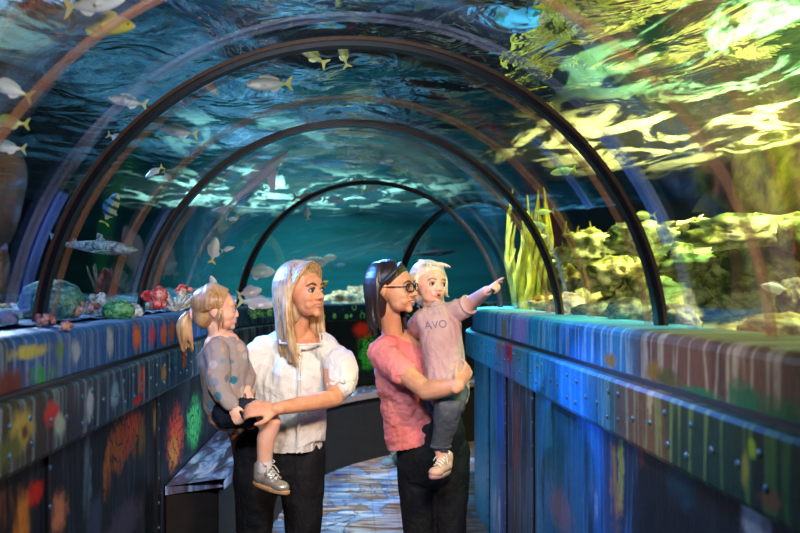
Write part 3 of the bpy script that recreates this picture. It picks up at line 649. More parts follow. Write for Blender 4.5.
FISH = [
 (96, 3, 66, 4, 0, 'cream', 'cream fish at the top edge, just above the yellow fish', {}),
 (103, 24, 72, -8, 0, 'yellow', 'bright yellow fish near the top left', {}),
 (8, 88, 46, -20, 1, 'cream', 'cream and yellow fish cut by the left edge, uppermost of three', {}),
 (8, 122, 38, -4, 1, 'green', 'olive fish at the left edge, middle of three', {}),
 (6, 147, 36, -5, 1, 'silver', 'silver fish at the left edge, lowest of three', {}),
 (127, 101, 38, -9, 1, 'silver', 'silver green fish left of the nearest rib, upper left', {}),
 (178, 131, 38, -8, 1, 'silver', 'silver fish just inside the nearest rib, facing left', {}),
 (154, 172, 20, 35, 1, 'cream', 'small pale fish in a pair, the left one', {}),
 (168, 177, 16, -50, 0, 'cream', 'small pale fish in a pair, the right one', {}),
 (111, 208, 34, 62, 0, 'striped', 'dark striped fish swimming steeply upward above the shark', dict(deep=1.35)),
 (250, 178, 22, -15, 0, 'pink', 'pale pink fish under the long pale shark', dict(Y=5.2)),
 (256, 188, 24, 35, 1, 'pink', 'pale fish with curved back under the long shark', dict(Y=5.4)),
 (243, 200, 26, 35, 0, 'blue', 'slim light blue fish below the pale shark', dict(Y=5.3)),
 (232, 219, 12, 0, 0, 'cream', 'tiny white fish beside third rib on the left', dict(Y=5.4)),
 (214, 250, 26, 78, 0, 'cream', 'pale fish nose up near third rib, yellow tail', dict(Y=5.2, deep=1.35)),
 (228, 249, 14, 15, 0, 'cream', 'little cream fish right of the upright fish', dict(Y=5.3)),
 (260, 272, 32, 2, 0, 'cream', 'cream fish with yellow tail facing right above the girl', dict(Y=6.6, deep=1.35)),
 (214, 284, 18, 110, 0, 'pink', 'grey fish diving behind the crown of the girl', dict(Y=5.0, deep=1.35)),
 (250, 292, 26, 12, 0, 'pink', 'pink grey oval fish between the girl and blonde woman', dict(Y=5.6, deep=1.35)),
 (258, 303, 40, -6, 0, 'pink', 'long pale fish lying low between the girl and blonde woman', dict(Y=5.2)),
 (311, 263, 34, 2, 0, 'cream', 'large pale fish touching the top of the blonde hair', dict(Y=7.6, deep=1.35)),
 (329, 258, 17, 8, 0, 'cream', 'small cream fish right of the blonde woman hair', dict(Y=7.8, deep=1.35)),
 (340, 265, 12, 5, 0, 'blue', 'tiny bright fish facing right beyond the blonde woman', dict(Y=8.0)),
 (321, 286, 18, 215, 1, 'yellow', 'yellow tailed fish peeking past the blonde woman forehead', dict(Y=7.0)),
 (308, 198, 30, -4, 0, 'cream', 'slim cream and gold fish near the top of third rib', dict(Y=6.7)),
 (334, 200, 22, -8, 0, 'cream', 'cream fish following the slim gold fish', dict(Y=6.8)),
 (307, 212, 15, 100, 0, 'cream', 'tiny pale fish below the slim gold fish', dict(Y=6.7, deep=1.35)),
 (372, 187, 24, 20, 0, 'cream', 'bright fish near the top centre inside third rib', dict(Y=7.2)),
 (356, 182, 20, 5, 1, 'pink', 'pinkish fish left of the bright top centre fish', dict(Y=7.4)),
 (396, 172, 22, -4, 1, 'blue', 'pale blue fish outside third rib, upper right', dict(Y=5.4)),
 (358, 150, 20, 4, 0, 'blue', 'light blue fish just under second rib top', dict(Y=4.9)),
 (385, 160, 18, -8, 0, 'silver', 'silver fish beneath the second rib, right of centre', dict(Y=4.9)),
 (310, 53, 38, -32, 1, 'green', 'yellow green fish under nearest rib, left of centre', {}),
 (343, 53, 28, -72, 1, 'green', 'steep yellow green fish under the top of nearest rib', {}),
 (268, 84, 46, 4, 1, 'cream', 'cream fish under the rib top, upper left of centre', {}),
 (208, 86, 30, -38, 0, 'cream', 'tan fish slanting down beside the nearest rib', {}),
 (181, 100, 22, -42, 0, 'blue', 'deep blue fish slanting down by nearest rib', {}),
 (544, 212, 20, 6, 1, 'green', 'top one of three little yellow fish at second rib', {'Y': 4.6}),
 (540, 225, 20, -12, 1, 'green', 'middle one of three little yellow fish at second rib', {'Y': 4.6}),
 (542, 236, 14, 0, 1, 'green', 'lowest of three little yellow fish at second rib', {'Y': 4.7}),
 (643, 216, 28, 4, 1, 'green', 'yellow fish crossing the nearest rib on the right', {'Y': 3.0}),
 (700, 217, 9, 40, 0, 'cream', 'very small round fish above the reef on the right', {'Y': 3.2}),
 (563, 171, 28, 12, 1, 'green', 'olive yellow fish high on the right between two ribs', {'k': .1}),
 (775, 288, 34, -8, 1, 'cream', 'pale oval fish low at the far right', {'Y': 2.6}),
 (548, 262, 16, 10, 0, 'green', 'dim olive fish at left end of the reef', {'Y': 4.8}),
 (135, 118, 16, -12, 0, 'cream', 'small pale fish on the left rib line below the silver fish', {}),
 (118, 138, 24, -20, 0, 'cream', 'thin pale fish beside the bright ripples at left', {}),
]
for px, py, ln, tilt, left, kind, lb, o in FISH: fish(px, py, ln, tilt, left, kind, lb, **o)
# sharks
def shark(name, px, py, ln, tilt, left, Y, m, lb, yaw=8, belly=False, curve=0.0, roll=0, fat=1.0):
    xs = [(.5, .006, .004), (.47, .030, .016), (.40, .055, .03), (.30, .07, .05), (.15, .072, .065), (0, .062, .06), (-.15, .045, .045), (-.28, .028, .03), (-.38, .016, .02), (-.46, .008, .014)]
    V = []; Fc = []; n = 14
    def bend(x, z): return z + curve*x*x
    for x, a, b in xs:
        a *= fat; b *= fat
        for k in range(n): q = 2*PI*k/n; V.append((x, a*math.cos(q), bend(x, b*math.sin(q))))
    for i in range(len(xs)-1):
        for k in range(n): k2 = (k+1) % n; Fc.append((i*n+k, i*n+k2, (i+1)*n+k2, (i+1)*n+k))
    Fc.append(tuple(range(n))); Fc.append(tuple((len(xs)-1)*n+k for k in range(n)))
    o = mesh(name, (V, Fc), m); s = o.modifiers.new('s', 'SUBSURF'); s.levels = 1; s.render_levels = 1
    bz = lambda pts: [(x, bend(x, z)) for x, z in pts]
    mesh('dorsal_fin', fin(bz([(.12, .05), (.04, .15), (-.01, .16), (-.02, .05)]), .005), m, o, False)
    mesh('rear_dorsal_fin', fin(bz([(-.22, .03), (-.27, .08), (-.30, .08), (-.31, .02)]), .004), m, o, False)
    mesh('tail_fin', fin(bz([(-.42, .01), (-.55, .11), (-.60, .13), (-.56, .03), (-.54, 0), (-.55, -.05), (-.5, -.06), (-.44, -.01)]), .005), m, o, False)
    for sg in (-1, 1):
        V, Fc2 = fin([(.27, 0), (.20, 0), (.10, 0), (.02, 0), (.06, 0)], .004)
        V = [(.26, sg*.05, -.02), (.12, sg*.05, -.02), (.04, sg*.22, -.06), (.10, sg*.23, -.06), (.26, sg*.05, -.03), (.12, sg*.05, -.03), (.04, sg*.22, -.068), (.10, sg*.23, -.068)]
        mesh('pectoral_fin', (V, [(0,1,2,3), (7,6,5,4), (0,4,5,1), (1,5,6,2), (2,6,7,3), (3,7,4,0)]), m, o, False)
        mesh('eye', ell((.42, sg*.046, bend(.42, .012)), .008, n=8, m=6), mEyeF, o)
    L = ln*Y/F/1.05
    o.matrix_world = Matrix.Translation(P(px, py, Y)) @ Matrix.Rotation(-R(tilt), 4, 'Y') @ Matrix.Rotation(PI + R(yaw) if left else -R(yaw), 4, 'Z') @ Matrix.Rotation(R(roll), 4, 'X') @ Matrix.Scale(L, 4)
    tag(o, lb, 'shark'); return o
mLeo = tank_rock('shark_spotted', (.10,.12,.10), (.52,.52,.42), (.72,.72,.62), 14); mPale = plain('shark_pale', (.62, .55, .62), .4); mDark = plain('shark_dark', (.012, .02, .035), .5)
shark('shark', 97, 247, 92, -5, 0, 3.35, mLeo, 'pale spotted shark swimming right across the left tank', fat=1.35)
shark('shark', 256, 180, 92, 42, 0, 4.75, mPale, 'long pale pinkish shark slanting upward left of centre', yaw=4, roll=60)
shark('shark', 432, 253, 52, 4, 0, 8.8, mDark, 'dark shark silhouette above the dark haired woman')
# ================================================================== PEOPLE
def skin(name, c, c2):
    t = NT(name); co = t.co(); nz = t.noise(co, 22, 4); f = t.noise(co, 300, 2)
    return t.bsdf(t.mix(t.rng(nz, .35, .65), c, c2), .48, .35, t.bump(f, .06, .001))
mSkin = skin('skin_fair', (.70, .35, .20), (.64, .27, .15)); mSkin2 = skin('skin_tan', (.66, .33, .19), (.58, .26, .14)); mSkinC = skin('skin_child', (.74, .44, .33), (.72, .36, .27))
mEyeW = plain('eye_white', (.38, .34, .32), .25, .6, var=.03); mIris = plain('eye_iris', (.03, .035, .04), .15, .7); mBrow = plain('brow_brown', (.10, .05, .025), .8); mBrowL = plain('brow_blond', (.35, .22, .12), .8)
mLip = plain('lip_rose', (.46, .17, .14), .4, .5, var=.1); mMouth = plain('mouth_dark', (.09, .01, .01), .5); mTeeth = plain('teeth', (.75, .70, .62), .3)
def hair_mat(name, root, mid, tip):
    t = NT(name); co = t.co(); s = t.noise(t.mapp(co, (1, 1, .10)), 160, 3, .6); b = t.noise(co, 9, 3)
    c = t.mix(t.rng(s, .3, .7), root, mid); c = t.mix(t.rng(b, .45, .75, 0, .7), c, tip)
    return t.bsdf(c, .36, .6, t.bump(s, .5, .004))
mBlond = hair_mat('hair_blonde', (.20, .10, .045), (.55, .34, .16), (.80, .60, .36)); mDarkH = hair_mat('hair_dark', (.006, .004, .005), (.022, .012, .010), (.04, .022, .016))
mGingH = hair_mat('hair_light_brown', (.16, .07, .025), (.42, .22, .09), (.66, .44, .24)); mFairH = hair_mat('hair_white_blond', (.60, .50, .38), (.84, .76, .62), (.92, .87, .76))
def cloth(name, c, c2=None, sc=5, rough=.85, weave=420, wr=.8):
    t = NT(name); co = t.co(); w = t.noise(t.mapp(co, (1, 1, .7), rot=(.3, 0, .5)), 13, 4, .6, .8); v = t.noise(co, weave, 2)
    return t.bsdf(t.mix(t.rng(t.noise(co, sc, 3), .35, .65), c, c2 or c), rough, .2, t.bump(t.math('ADD', w, t.math('MULTIPLY', v, .08)), wr, .03))
mWhite = cloth('cloth_white', (.74, .72, .69), (.80, .77, .73)); mPinkT = cloth('cloth_coral_pink', (.72, .17, .17), (.78, .25, .24)); mBlack = cloth('cloth_black', (.006, .006, .008), (.012, .012, .016), rough=.7)
mPaleT = cloth('cloth_pale_pink', (.46, .28, .27), (.54, .35, .34)); mGreyJ = cloth('denim_grey', (.045, .055, .07), (.10, .11, .13)); mSock = cloth('sock_white', (.62, .58, .60))
t = NT('jacket_floral'); co = t.co(); w = t.noise(co, 30, 3); v = t.voro(t.mapp(co), 19); cc = t.voro(t.mapp(co), 19, out=1)
sp = t.n('ShaderNodeSeparateColor', {0: cc}).outputs[0]
c = t.mix(t.rng(v, .42, .30), (.30, .25, .25), t.ramp(sp, [(0, (.02, .16, .24)), (.35, (.10, .22, .32)), (.5, (.50, .22, .10)), (.7, (.42, .38, .38)), (1, (.06, .12, .20))]))
mJacket = t.bsdf(c, .8, .2, t.bump(w, .3, .01))
FWD = Vector((0, -1, 0))
def headM(c, h, yaw, pitch=0, roll=0):
    return Matrix.Translation(c) @ Matrix.Rotation(R(yaw), 4, 'Z') @ Matrix.Rotation(R(-pitch), 4, 'X') @ Matrix.Rotation(R(roll), 4, 'Y') @ Matrix.Scale(h/.22, 4)
def head_parts(M, child=False, smile=0):
    k = .9 if child else 1.0; fz = .86 if child else 1.0; w = 1.07 if child else 1.0
    p = [ell((0, .012, .024), (.076*w, .093, .086), M), ell((0, -.028, -.018), (.065*w, .060, .072*fz), M), ell((0, -.032, -.060*fz), (.053*w, .048, .043), M),
         ell((0, -.071, -.094*fz), (.017, .016, .014), M), ell((0, -.070, .030), (.046*w, .017, .028), M)]
    for s in (-1, 1):
        p += [ell((s*.034, -.058, -.030*fz), (.023*w, .025, .022), M), ell((s*.020, -.080, .015), (.020, .009, .006), M, (0, -s*10, 0)), ell((s*.0115, -.094, -.034*fz), (.0075, .009, .0065), M),
              ell((s*.076*w, .010, -.008), (.007, .017, .029), M, (12, 0, s*22)), ell((s*.078*w, .022, -.002), (.006, .012, .020), M, (12, 0, s*32)), ell((s*.030, -.062, -.055*fz), (.021, .018, .020), M) if smile else ell((s*.02, -.074, -.058*fz), (.014, .012, .012), M)]
    p += [tube([(0, -.084, .006), (0, -.094, -.012), (0, -.106*k - .001, -.029*fz)], [.0075, .0080, .0100], 10, M), ell((0, -.082, -.060*fz), (.024, .012, .013), M), ell((0, -.076, -.076*fz), (.018, .010, .008), M)]
    return p
def face_bits(root, M, brow, child=False, smile=0, mouth_open=False, lip=None):
    fz = .86 if child else 1.0; w = 1.0
    for s in (-1, 1):
        e = mesh('eye', ell((s*.031, -.0775, -.001), (.0135, .0125, .0088 if not child else .0105), M), mEyeW, root)
        mesh('iris', ell((s*.0315, -.0855, -.0005), (.0078, .0056, .0078), M, n=12, m=8), mIris, e)
        mesh('eyelid', tube([(s*.0165, -.0850, .001), (s*.024, -.0905, .0085), (s*.034, -.0900, .0095), (s*.046, -.0795, .004)], [.0014, .0026, .0026, .0014], 8, M), mBrow if not child else mBrowL, e)
        mesh('eyebrow', tube([(s*.014, -.0925, .020), (s*.028, -.0920, .0265), (s*.040, -.084, .0255), (s*.050, -.074, .018)], [(.003, .0022), (.0042, .0028), (.0035, .0024), (.0015, .0015)], 8, M), brow, root)
    z = -.060*fz; up = .0035 if smile else 0; ww = .027 if smile else .020
    L = lip or mLip
    lp = [tube([(-ww, -.083, z+up), (-.010, -.0915, z+.004), (0, -.0930, z+.003), (.010, -.0915, z+.004), (ww, -.083, z+up)], [.0014, .0034, .0032, .0034, .0014], 8, M),
          tube([(-ww+.002, -.082, z+up-.002), (-.009, -.0895, z-.006-(.007 if mouth_open else 0)), (.009, -.0895, z-.006-(.007 if mouth_open else 0)), (ww-.002, -.082, z+up-.002)], [.0014, .0042, .0042, .0014], 8, M)]
    o = mesh('lips', join(lp), L, root)
    if mouth_open: mesh('mouth_opening', ell((0, -.0895, z-.005), (.011, .005, .0075), M), mMouth, o)
    if smile > 1: mesh('teeth', tube([(-.018, -.0845, z+.002), (0, -.0925, z-.003), (.018, -.0845, z+.002)], [(.002, .002), (.003, .004), (.002, .002)], 8, M), mTeeth, o)
def lock(M, phi, zend, flare, r, rr, part=0.0, back=.02, wav=.006, yp=-.045):
    a = R(phi); d = (math.sin(a), -math.cos(a)); s = 1 if d[0] > 0 else -1
    j = lambda q: rr.uniform(-q, q)
    f = abs(phi)/180
    pts = [(part + s*.004, yp + .13*f, .118 - .02*f), (d[0]*.050 + part*.5, d[1]*.062 + back, .104), (d[0]*.085, d[1]*.099 + back, .045), (d[0]*.091 + j(.003), d[1]*.099 + back, -.03)]
    z = -.03; n = max(1, int(round((-.03 - zend)/.06)))
    for i in range(n):
        z = -.03 + (zend + .03)*(i+1)/n; q = flare + (1-flare)*(1-(i+1)/n)
        pts.append((d[0]*.089*q + j(wav), d[1]*.095*q + back + j(wav), z + j(.01)*(i == n-1)))
    rads = [r*.6, r*.9] + [r]*(len(pts)-3) + [r*.4]
    return tube(pts, rads, 7, M, 3)
def hand(parts, wrist, d, nrm, s, curl=(20, 35, 25), thumb=1, spread=.004, point=False):
    """palm and five fingers; d = finger direction, nrm = back of the hand"""
    d = Vector(d).normalized(); nrm = Vector(nrm); nrm = (nrm - d*nrm.dot(d)).normalized(); y = nrm.cross(d)
    M = Matrix((( d.x, y.x, nrm.x, wrist[0]), (d.y, y.y, nrm.y, wrist[1]), (d.z, y.z, nrm.z, wrist[2]), (0, 0, 0, 1))) @ Matrix.Scale(s, 4)
    parts.append(tube([(-.01, 0, 0), (.03, 0, 0), (.075, 0, 0)], [(.024, .020), (.036, .016), (.038, .013)], 12, M, up=tuple(nrm) if False else None) if False else ell((.045, 0, 0), (.052, .040, .015), M))
    parts.append(tube([(-.02, 0, 0), (.03, 0, 0)], [.024, .018], 10, M, 1))
    for i, (yo, L) in enumerate(((-.030, .066), (-.010, .078), (.011, .074), (.030, .058))):
        yo *= thumb; i_index = i == 3 if False else (yo*thumb > .02)
        c = [R(q) for q in curl]
        if point: c = [R(5), R(4), R(2)] if yo*thumb > .02 else [R(70), R(80), R(40)]
        if yo*thumb > .02: L = .070
        p = Vector((.082, yo, 0)); a = 0; pts = [Vector((.05, yo*.8, 0)), p]
        for q, f in zip(c, (.42, .32, .26)): a += q; p = p + Vector((math.cos(a), yo*spread*8, -math.sin(a)))*L*f; pts.append(p)
        parts.append(tube(pts, [.0095, .0095, .0088, .0080, .0066], 9, M, 2))
    th = thumb; parts.append(tube([(.012, .020*th, -.004), (.040, .048*th, -.010), (.066, .060*th, -.018), (.088, .062*th, -.026)], [.014, .0125, .0105, .0085], 9, M, 2))
def sneaker(parent, heel, toe, up, L, mU, mS, mL, lb=None, w=.36):
    x = (Vector(toe)-Vector(heel)).normalized(); z = Vector(up); z = (z - x*z.dot(x)).normalized(); y = z.cross(x)
    M = Matrix(((x.x, y.x, z.x, heel[0]), (x.y, y.y, z.y, heel[1]), (x.z, y.z, z.z, heel[2]), (0, 0, 0, 1))) @ Matrix.Scale(L, 4)
    up_ = [ell((.20, 0, .20), (.20, .165, .17), M), ell((.45, 0, .17), (.30, .17, .15), M), ell((.74, 0, .12), (.25, .185, .13), M), tube([(.16, 0, .2), (.14, 0, .44)], [.155, .150], 14, M, 1), ell((.40, 0, .33), (.25, .135, .12), M, (0, 30, 0)), tube([(.26, 0, .40), (.22, 0, .56)], [(.10, .05), (.11, .035)], 12, M, 1)]
    u = organic('shoe', up_, mU, parent, voxel=.0035, it=2)
    if lb: u['label'] = lb
    V = []; out = []
    for k in range(40):
        a = 2*PI*k/40; cx = .5 + .53*math.cos(a); wv = (.19 if math.cos(a) > .1 else .165 + .02*max(0, math.cos(a))) ; out.append((cx, wv*math.sin(a)*(1 if abs(math.sin(a)) < .9 else .98)))
    n = 40; zs = [(-.03, .93), (.0, 1.0), (.055, 1.0), (.075, .95)]
    for zz, q in zs: V += [M @ Vector((.5 + (a-.5)*q, b*q, zz)) for a, b in out]
    Fc = [(j*n+i, j*n+(i+1) % n, (j+1)*n+(i+1) % n, (j+1)*n+i) for j in range(3) for i in range(n)] + [tuple(range(n))[::-1], tuple(range(3*n, 4*n))]
    mesh('sole', (V, Fc), mS, u)
    la = []
    for i in range(5):
        xx = .34 + .075*i; zz = .535 - .052*i
        la.append(tube([(xx, -.10, zz-.05), (xx+.03, 0, zz+.0), (xx+.05, .10, zz-.06)], [.016]*3, 6, M, 2)); la.append(tube([(xx, .10, zz-.05), (xx+.03, 0, zz+.008), (xx+.05, -.10, zz-.06)], [.016]*3, 6, M, 2))
    for s in (-1, 1):
        la.append(tube([(.34, 0, .54), (.30, s*.10, .63), (.42, s*.19, .58), (.38, s*.05, .53)], [.014]*4, 6, M, 3)); la.append(tube([(.34, 0, .54), (.46, s*.13, .50), (.54, s*.21, .34)], [.013]*3, 6, M, 2))
    mesh('laces', join(la), mL, u)
    return u
def sx(c): return 350 + F*c.x/c.y
def sy(c): return 292 + F*(1.5-c.z)/c.y
def wr(c, a=.006, s=9): return a*mnoise.fractal(Vector((c.x*s, c.y*s, c.z*s*.8)), .8, 2, 3)
def lerp3(a, b, t): return Vector(a).lerp(Vector(b), t)

# ---------------------------------------------------------------- blonde woman in the white blouse
root = empty('person', (-.27, 3.38, 0)); tag(root, 'blonde woman in white puff sleeved blouse and black trousers carrying a girl', 'person')
H = P(302, 291, 3.32); M = headM(H, .232, 50, 3, -3)
sL, sR = P(262, 352, 3.38), P(331, 352, 3.36)
elb, wrst = P(335, 398, 3.20), P(276, 409, 3.00)
b = head_parts(M, smile=1)
b += [tube([P(296, 352, 3.41), P(296, 338, 3.40), H + Vector((-.01, .035, -.07))], [.064, .050, .050], 14)]
b += [tube([P(280, 452, 3.40), P(286, 420, 3.40), P(293, 372, 3.40), P(295, 350, 3.41)], [(.155, .105), (.125, .088), (.150, .105), (.120, .070)], 18, up=(0, 1, 0))]
b += [tube([sL, P(296, 347, 3.40), sR], [.052, .056, .052], 12), tube([P(294, 328, 3.41), lerp3(P(296, 340, 3.41), sL, .5), sL], [.034, .034, .03], 12), tube([P(299, 328, 3.41), lerp3(P(299, 340, 3.41), sR, .5), sR], [.034, .034, .03], 12)]
b += [tube([sR, lerp3(sR, elb, .5), elb], [.044, .040, .036], 12), tube([elb, lerp3(elb, wrst, .35), wrst], [.037, .037, .025], 12)]
hand(b, wrst, P(250, 409, 2.99) - wrst, (0, -.75, .65), .88, (14, 26, 20), thumb=1)
eL, wL = P(236, 402, 3.42), P(250, 424, 3.24)
b += [tube([sL, eL], [.048, .040], 12), tube([eL, wL], [.040, .026], 12)]
hand(b, wL, P(275, 420, 3.10) - wL, (.1, .2, -1), .88, (15, 30, 25), thumb=-1)
for hx, kx, ax in ((256, 254, 252), (302, 303, 304)):
    b += [tube([P(hx, 455, 3.40), P(kx, 541, 3.38), P(ax, 632, 3.42)], [.076, .056, .038], 14), tube([P(ax, 638, 3.42), P(ax, 643, 3.30)], [.036, .03], 10)]
organic('body', b, mSkin, root, voxel=.0046, it=3)
face_bits(root, M, mBrow, smile=1)
rr = random.Random(3)
hr = [ell((0, .028, .042), (.087, .099, .087), M, (-14, 0, 0)), ell((0, .055, -.05), (.080, .060, .09), M)]
hr += [lock(M, s*phi, z + rr.uniform(-.02, .02), .96, .0115, rr, part=.012) for s in (-1, 1) for phi, z in [(q, -.225 - .06*math.sin(R(min(q, 180)))) for q in range(72, 181, 7)]]
hr += [tube([(-.082, .010, .02), (-.094, .006, -.08), (-.090, -.010, -.17), (-.078, -.035, -.25)], [.012, .014, .012, .004], 8, M) , tube([(-.084, .0, .0), (-.098, .0, -.10), (-.10, -.012, -.2), (-.09, -.03, -.29)], [.014, .018, .016, .004], 8, M),
       tube([(.078, -.02, .02), (.086, -.014, -.08), (.084, -.02, -.16), (.072, -.04, -.22)], [.012, .015, .013, .004], 8, M)]
hr += [tube([(.026 - .002*q, -.045 + .006*q, .116), (-.030 - .004*q, -.066 + .009*q, .098 - .001*q), (-.072, -.046 + .010*q, .050), (-.086, -.016 + .010*q, -.01), (-.092, -.004 + .010*q, -.09), (-.090, -.010 + .010*q, -.17)], [.005, .0075, .009, .009, .009, .004], 8, M, 4) for q in range(5)]
hr += [tube([(.030, -.045 + .006*q, .116), (.062, -.050 + .009*q, .085), (.080, -.030 + .010*q, .03), (.084, -.014 + .010*q, -.05), (.086, -.010 + .008*q, -.12)], [.005, .007, .008, .008, .004], 8, M, 4) for q in range(4)]
organic('hair', hr, mBlond, root, voxel=.0036, it=1)
bl = [tube([P(291, 444, 3.39), P(290, 440, 3.39), P(291, 410, 3.39), P(293, 372, 3.39), P(295, 345, 3.41)], [(.148, .130), (.150, .134), (.150, .125), (.165, .125), (.135, .080)], 24, up=(0, 1, 0)),
      tube([sL + Vector((.02, 0, .01)), P(297, 345, 3.40), sR + Vector((-.02, 0, .01))], [.064, .068, .064], 14)]
for s_, q, tip in ((sR, P(341, 366, 3.31), P(341, 384, 3.25)), (sL, P(250, 368, 3.36), P(241, 390, 3.38))):
    bl += [tube([s_, q, tip], [.056, .073, .056], 16), ell(lerp3(s_, q, .9), (.070, .076, .080))]
def cutb(c):
    x, y = sx(c), sy(c)
    return (c.y < 3.42 and 279 < x < 322 and y < 343) or (284 < x < 309 and y < 346 and c.y < 3.5 and c.z > 1.27) or (c.z < P(0, 447, 3.39).z)
bo = organic('blouse', bl, mWhite, root, voxel=.005, it=5, cut=cutb, disp=lambda c: .013*mnoise.fractal(Vector((c.x*13, c.y*9, c.z*3.2)), .8, 2, 3) + wr(c, .004, 22))
def ring(c, ax, r, m, amp, th, n=60, k=14, nm='cuff', parent=None):
    ax = Vector(ax).normalized(); u = ax.orthogonal().normalized(); v = ax.cross(u)
    pts = [c + u*(r + amp*math.sin(k*2*PI*i/n))*math.cos(2*PI*i/n) + v*(r + amp*math.sin(k*2*PI*i/n))*math.sin(2*PI*i/n) + ax*amp*math.cos(k*2*PI*i/n*.5) for i in range(n+1)]
    return mesh(nm, tube(pts, [th]*len(pts), 8, sub=1), m, parent)
ring(P(341, 388, 3.235), elb - sR, .050, mWhite, .006, .010, nm='cuff', parent=bo)
ring(P(239, 394, 3.39), eL - sL, .050, mWhite, .006, .010, nm='cuff', parent=bo)
mesh('neckline_binding', tube([P(281, 333, 3.33), P(280, 343, 3.262), P(301, 345, 3.245), P(321, 344, 3.262), P(320, 334, 3.33)], [.005]*5, 8, sub=1), mWhite, bo)
mesh('button_placket', tube([P(300, 347, 3.245), P(299, 390, 3.243), P(297, 445, 3.238)], [(.004, .004)]*3, 8), mWhite, bo)
mBtn = plain('button_pearl', (.75, .72, .68), .3)
for q in (358, 380, 402, 424): mesh('button', ell(P(299.5, q, 3.236), (.006, .004, .006), n=10, m=6), mBtn, bo)
tr_ = [tube([P(280, 440, 3.40), P(280, 466, 3.41)], [(.168, .120), (.178, .125)], 20, up=(0, 1, 0))]
for hx, kx, ax in ((257, 254, 252), (302, 303, 304)):
    tr_ += [tube([P(hx, 452, 3.41), P((hx*2+kx)/3, 485, 3.40), P(kx, 541, 3.385), P(ax, 622, 3.42)], [.102, .098, .074, .056], 16)]
to = organic('trousers', tr_, mBlack, root, voxel=.006, it=3, disp=lambda c: wr(c, .006, 10))
for ax in (252, 304): sneaker(root, P(ax, 645, 3.48), P(ax, 645, 3.22), (0, 0, 1), .25, mBlack, mWhite, mWhite)
rehome(root)

# ---------------------------------------------------------------- little girl with a ponytail, carried on the hip
root = empty('person', (-.50, 3.2, .80)); tag(root, 'little girl with ponytail and floral jacket, carried by the blonde woman', 'person')
H = P(217, 310, 3.20); M = headM(H, .188, 98, 0, 0)
b = head_parts(M, child=True)
b += [tube([P(221, 345, 3.22), H + Vector((-.01, .0, -.06))], [.036, .036], 12), tube([P(226, 412, 3.22), P(224, 385, 3.21), P(223, 350, 3.21)], [(.078, .082), (.072, .076), (.062, .085)], 16, up=(1, 0, 0))]
sh, el_, wr_ = P(217, 352, 3.13), P(219, 386, 3.09), P(232, 406, 3.05)
b += [tube([sh, el_, wr_], [.034, .029, .021], 10, sub=2)]
hand(b, wr_, P(237, 420, 3.03) - wr_, (-.2, -.9, .1), .54, (18, 25, 20), thumb=1)
sh2 = P(226, 352, 3.30); b += [tube([sh2, P(245, 372, 3.28), P(247, 388, 3.20)], [.034, .028, .020], 10)]
hand(b, P(247, 388, 3.20), (.3, -.5, -.6), (.7, -.6, .2), .52, (18, 25, 20), thumb=-1)
b += [tube([P(229, 410, 3.15), P(269, 415, 3.07), P(266, 440, 3.07), P(264, 466, 3.08)], [.056, .043, .037, .027], 14, sub=3), tube([P(264, 468, 3.08), P(268, 480, 3.06)], [.020, .015], 10)]
b += [tube([P(226, 412, 3.30), P(236, 428, 3.54), P(240, 468, 3.56)], [.054, .040, .026], 12)]
organic('body', b, mSkinC, root, voxel=.0042, it=3)
face_bits(root, M, mBrowL, child=True)
rr = random.Random(8); tie = Vector((0, .112, -.02))
hr = [ell((0, .030, .034), (.085, .096, .088), M), ell((0, .060, -.02), (.070, .055, .07), M)]
for k in range(30):
    a = R(-105 + 210*k/29); st = Vector((math.sin(a)*.080, -.030 - .024*math.cos(a), .035 + .064*math.cos(a)))
    mid = Vector((math.sin(a)*.090, .045, .030 + .088*math.cos(a)))
    hr.append(tube([st, mid, tie + Vector((math.sin(a)*.015, -.005, math.cos(a)*.015))], [.006, .011, .007], 7, M, 4))
for k in range(14):
    o1 = Vector((rr.uniform(-.03, .03), rr.uniform(0, .05), 0)); hr.append(tube([tie, tie + Vector((o1.x*.6, .025, .0)), tie + Vector((o1.x, .020 + o1.y*.9, -.06)), tie + Vector((o1.x*1.3, .0 + o1.y, -.15 + rr.uniform(-.03, .02)))], [.010, .018, .019, .006], 7, M, 3))
for k in range(2): hr.append(tube([Vector((-.080, -.03+.015*k, .0)), Vector((-.090, -.03+.02*k, -.05)), Vector((-.075, -.03 + .02*k, -.10))], [.005, .006, .002], 6, M, 3))
ho = organic('hair', hr, mGingH, root, voxel=.0034, it=1)
mesh('hair_tie', tube([M @ (tie + Vector((.022*math.cos(q), .010, .022*math.sin(q)))) for q in [2*PI*i/16 for i in range(17)]], [.006]*17, 8, sub=1), plain('hair_tie_lilac', (.55, .45, .7), .6), ho)
jk = [tube([P(227, 404, 3.22), P(225, 385, 3.21), P(223, 352, 3.21), P(221, 340, 3.22)], [(.094, .100), (.090, .096), (.080, .104), (.050, .062)], 18, up=(1, 0, 0)),
      tube([sh, lerp3(sh, el_, .6), el_, lerp3(el_, wr_, .8)], [.052, .050, .047, .038], 14, sub=2), tube([sh2, P(245, 372, 3.28), P(246, 383, 3.22)], [.050, .046, .038], 12), tube([P(205, 350, 3.20), P(221, 340, 3.17), P(238, 350, 3.20)], [.020, .022, .016], 10)]
organic('jacket', jk, mJacket, root, voxel=.0045, it=3, disp=lambda c: wr(c, .006, 16))
sk = [tube([P(224, 398, 3.23), P(226, 407, 3.22)], [(.080, .090), (.072, .086)], 16, up=(1, 0, 0)), tube([P(228, 412, 3.16), P(252, 414, 3.10)], [.068, .060], 12)]
organic('skirt', sk, cloth('denim_dark', (.008, .012, .025), (.02, .03, .05)), root, voxel=.005, it=3, disp=lambda c: wr(c, .006, 16))
mesh('sock', tube([P(265, 455, 3.08), P(264, 469, 3.08)], [.031, .031], 16, sub=1), mSock, root)
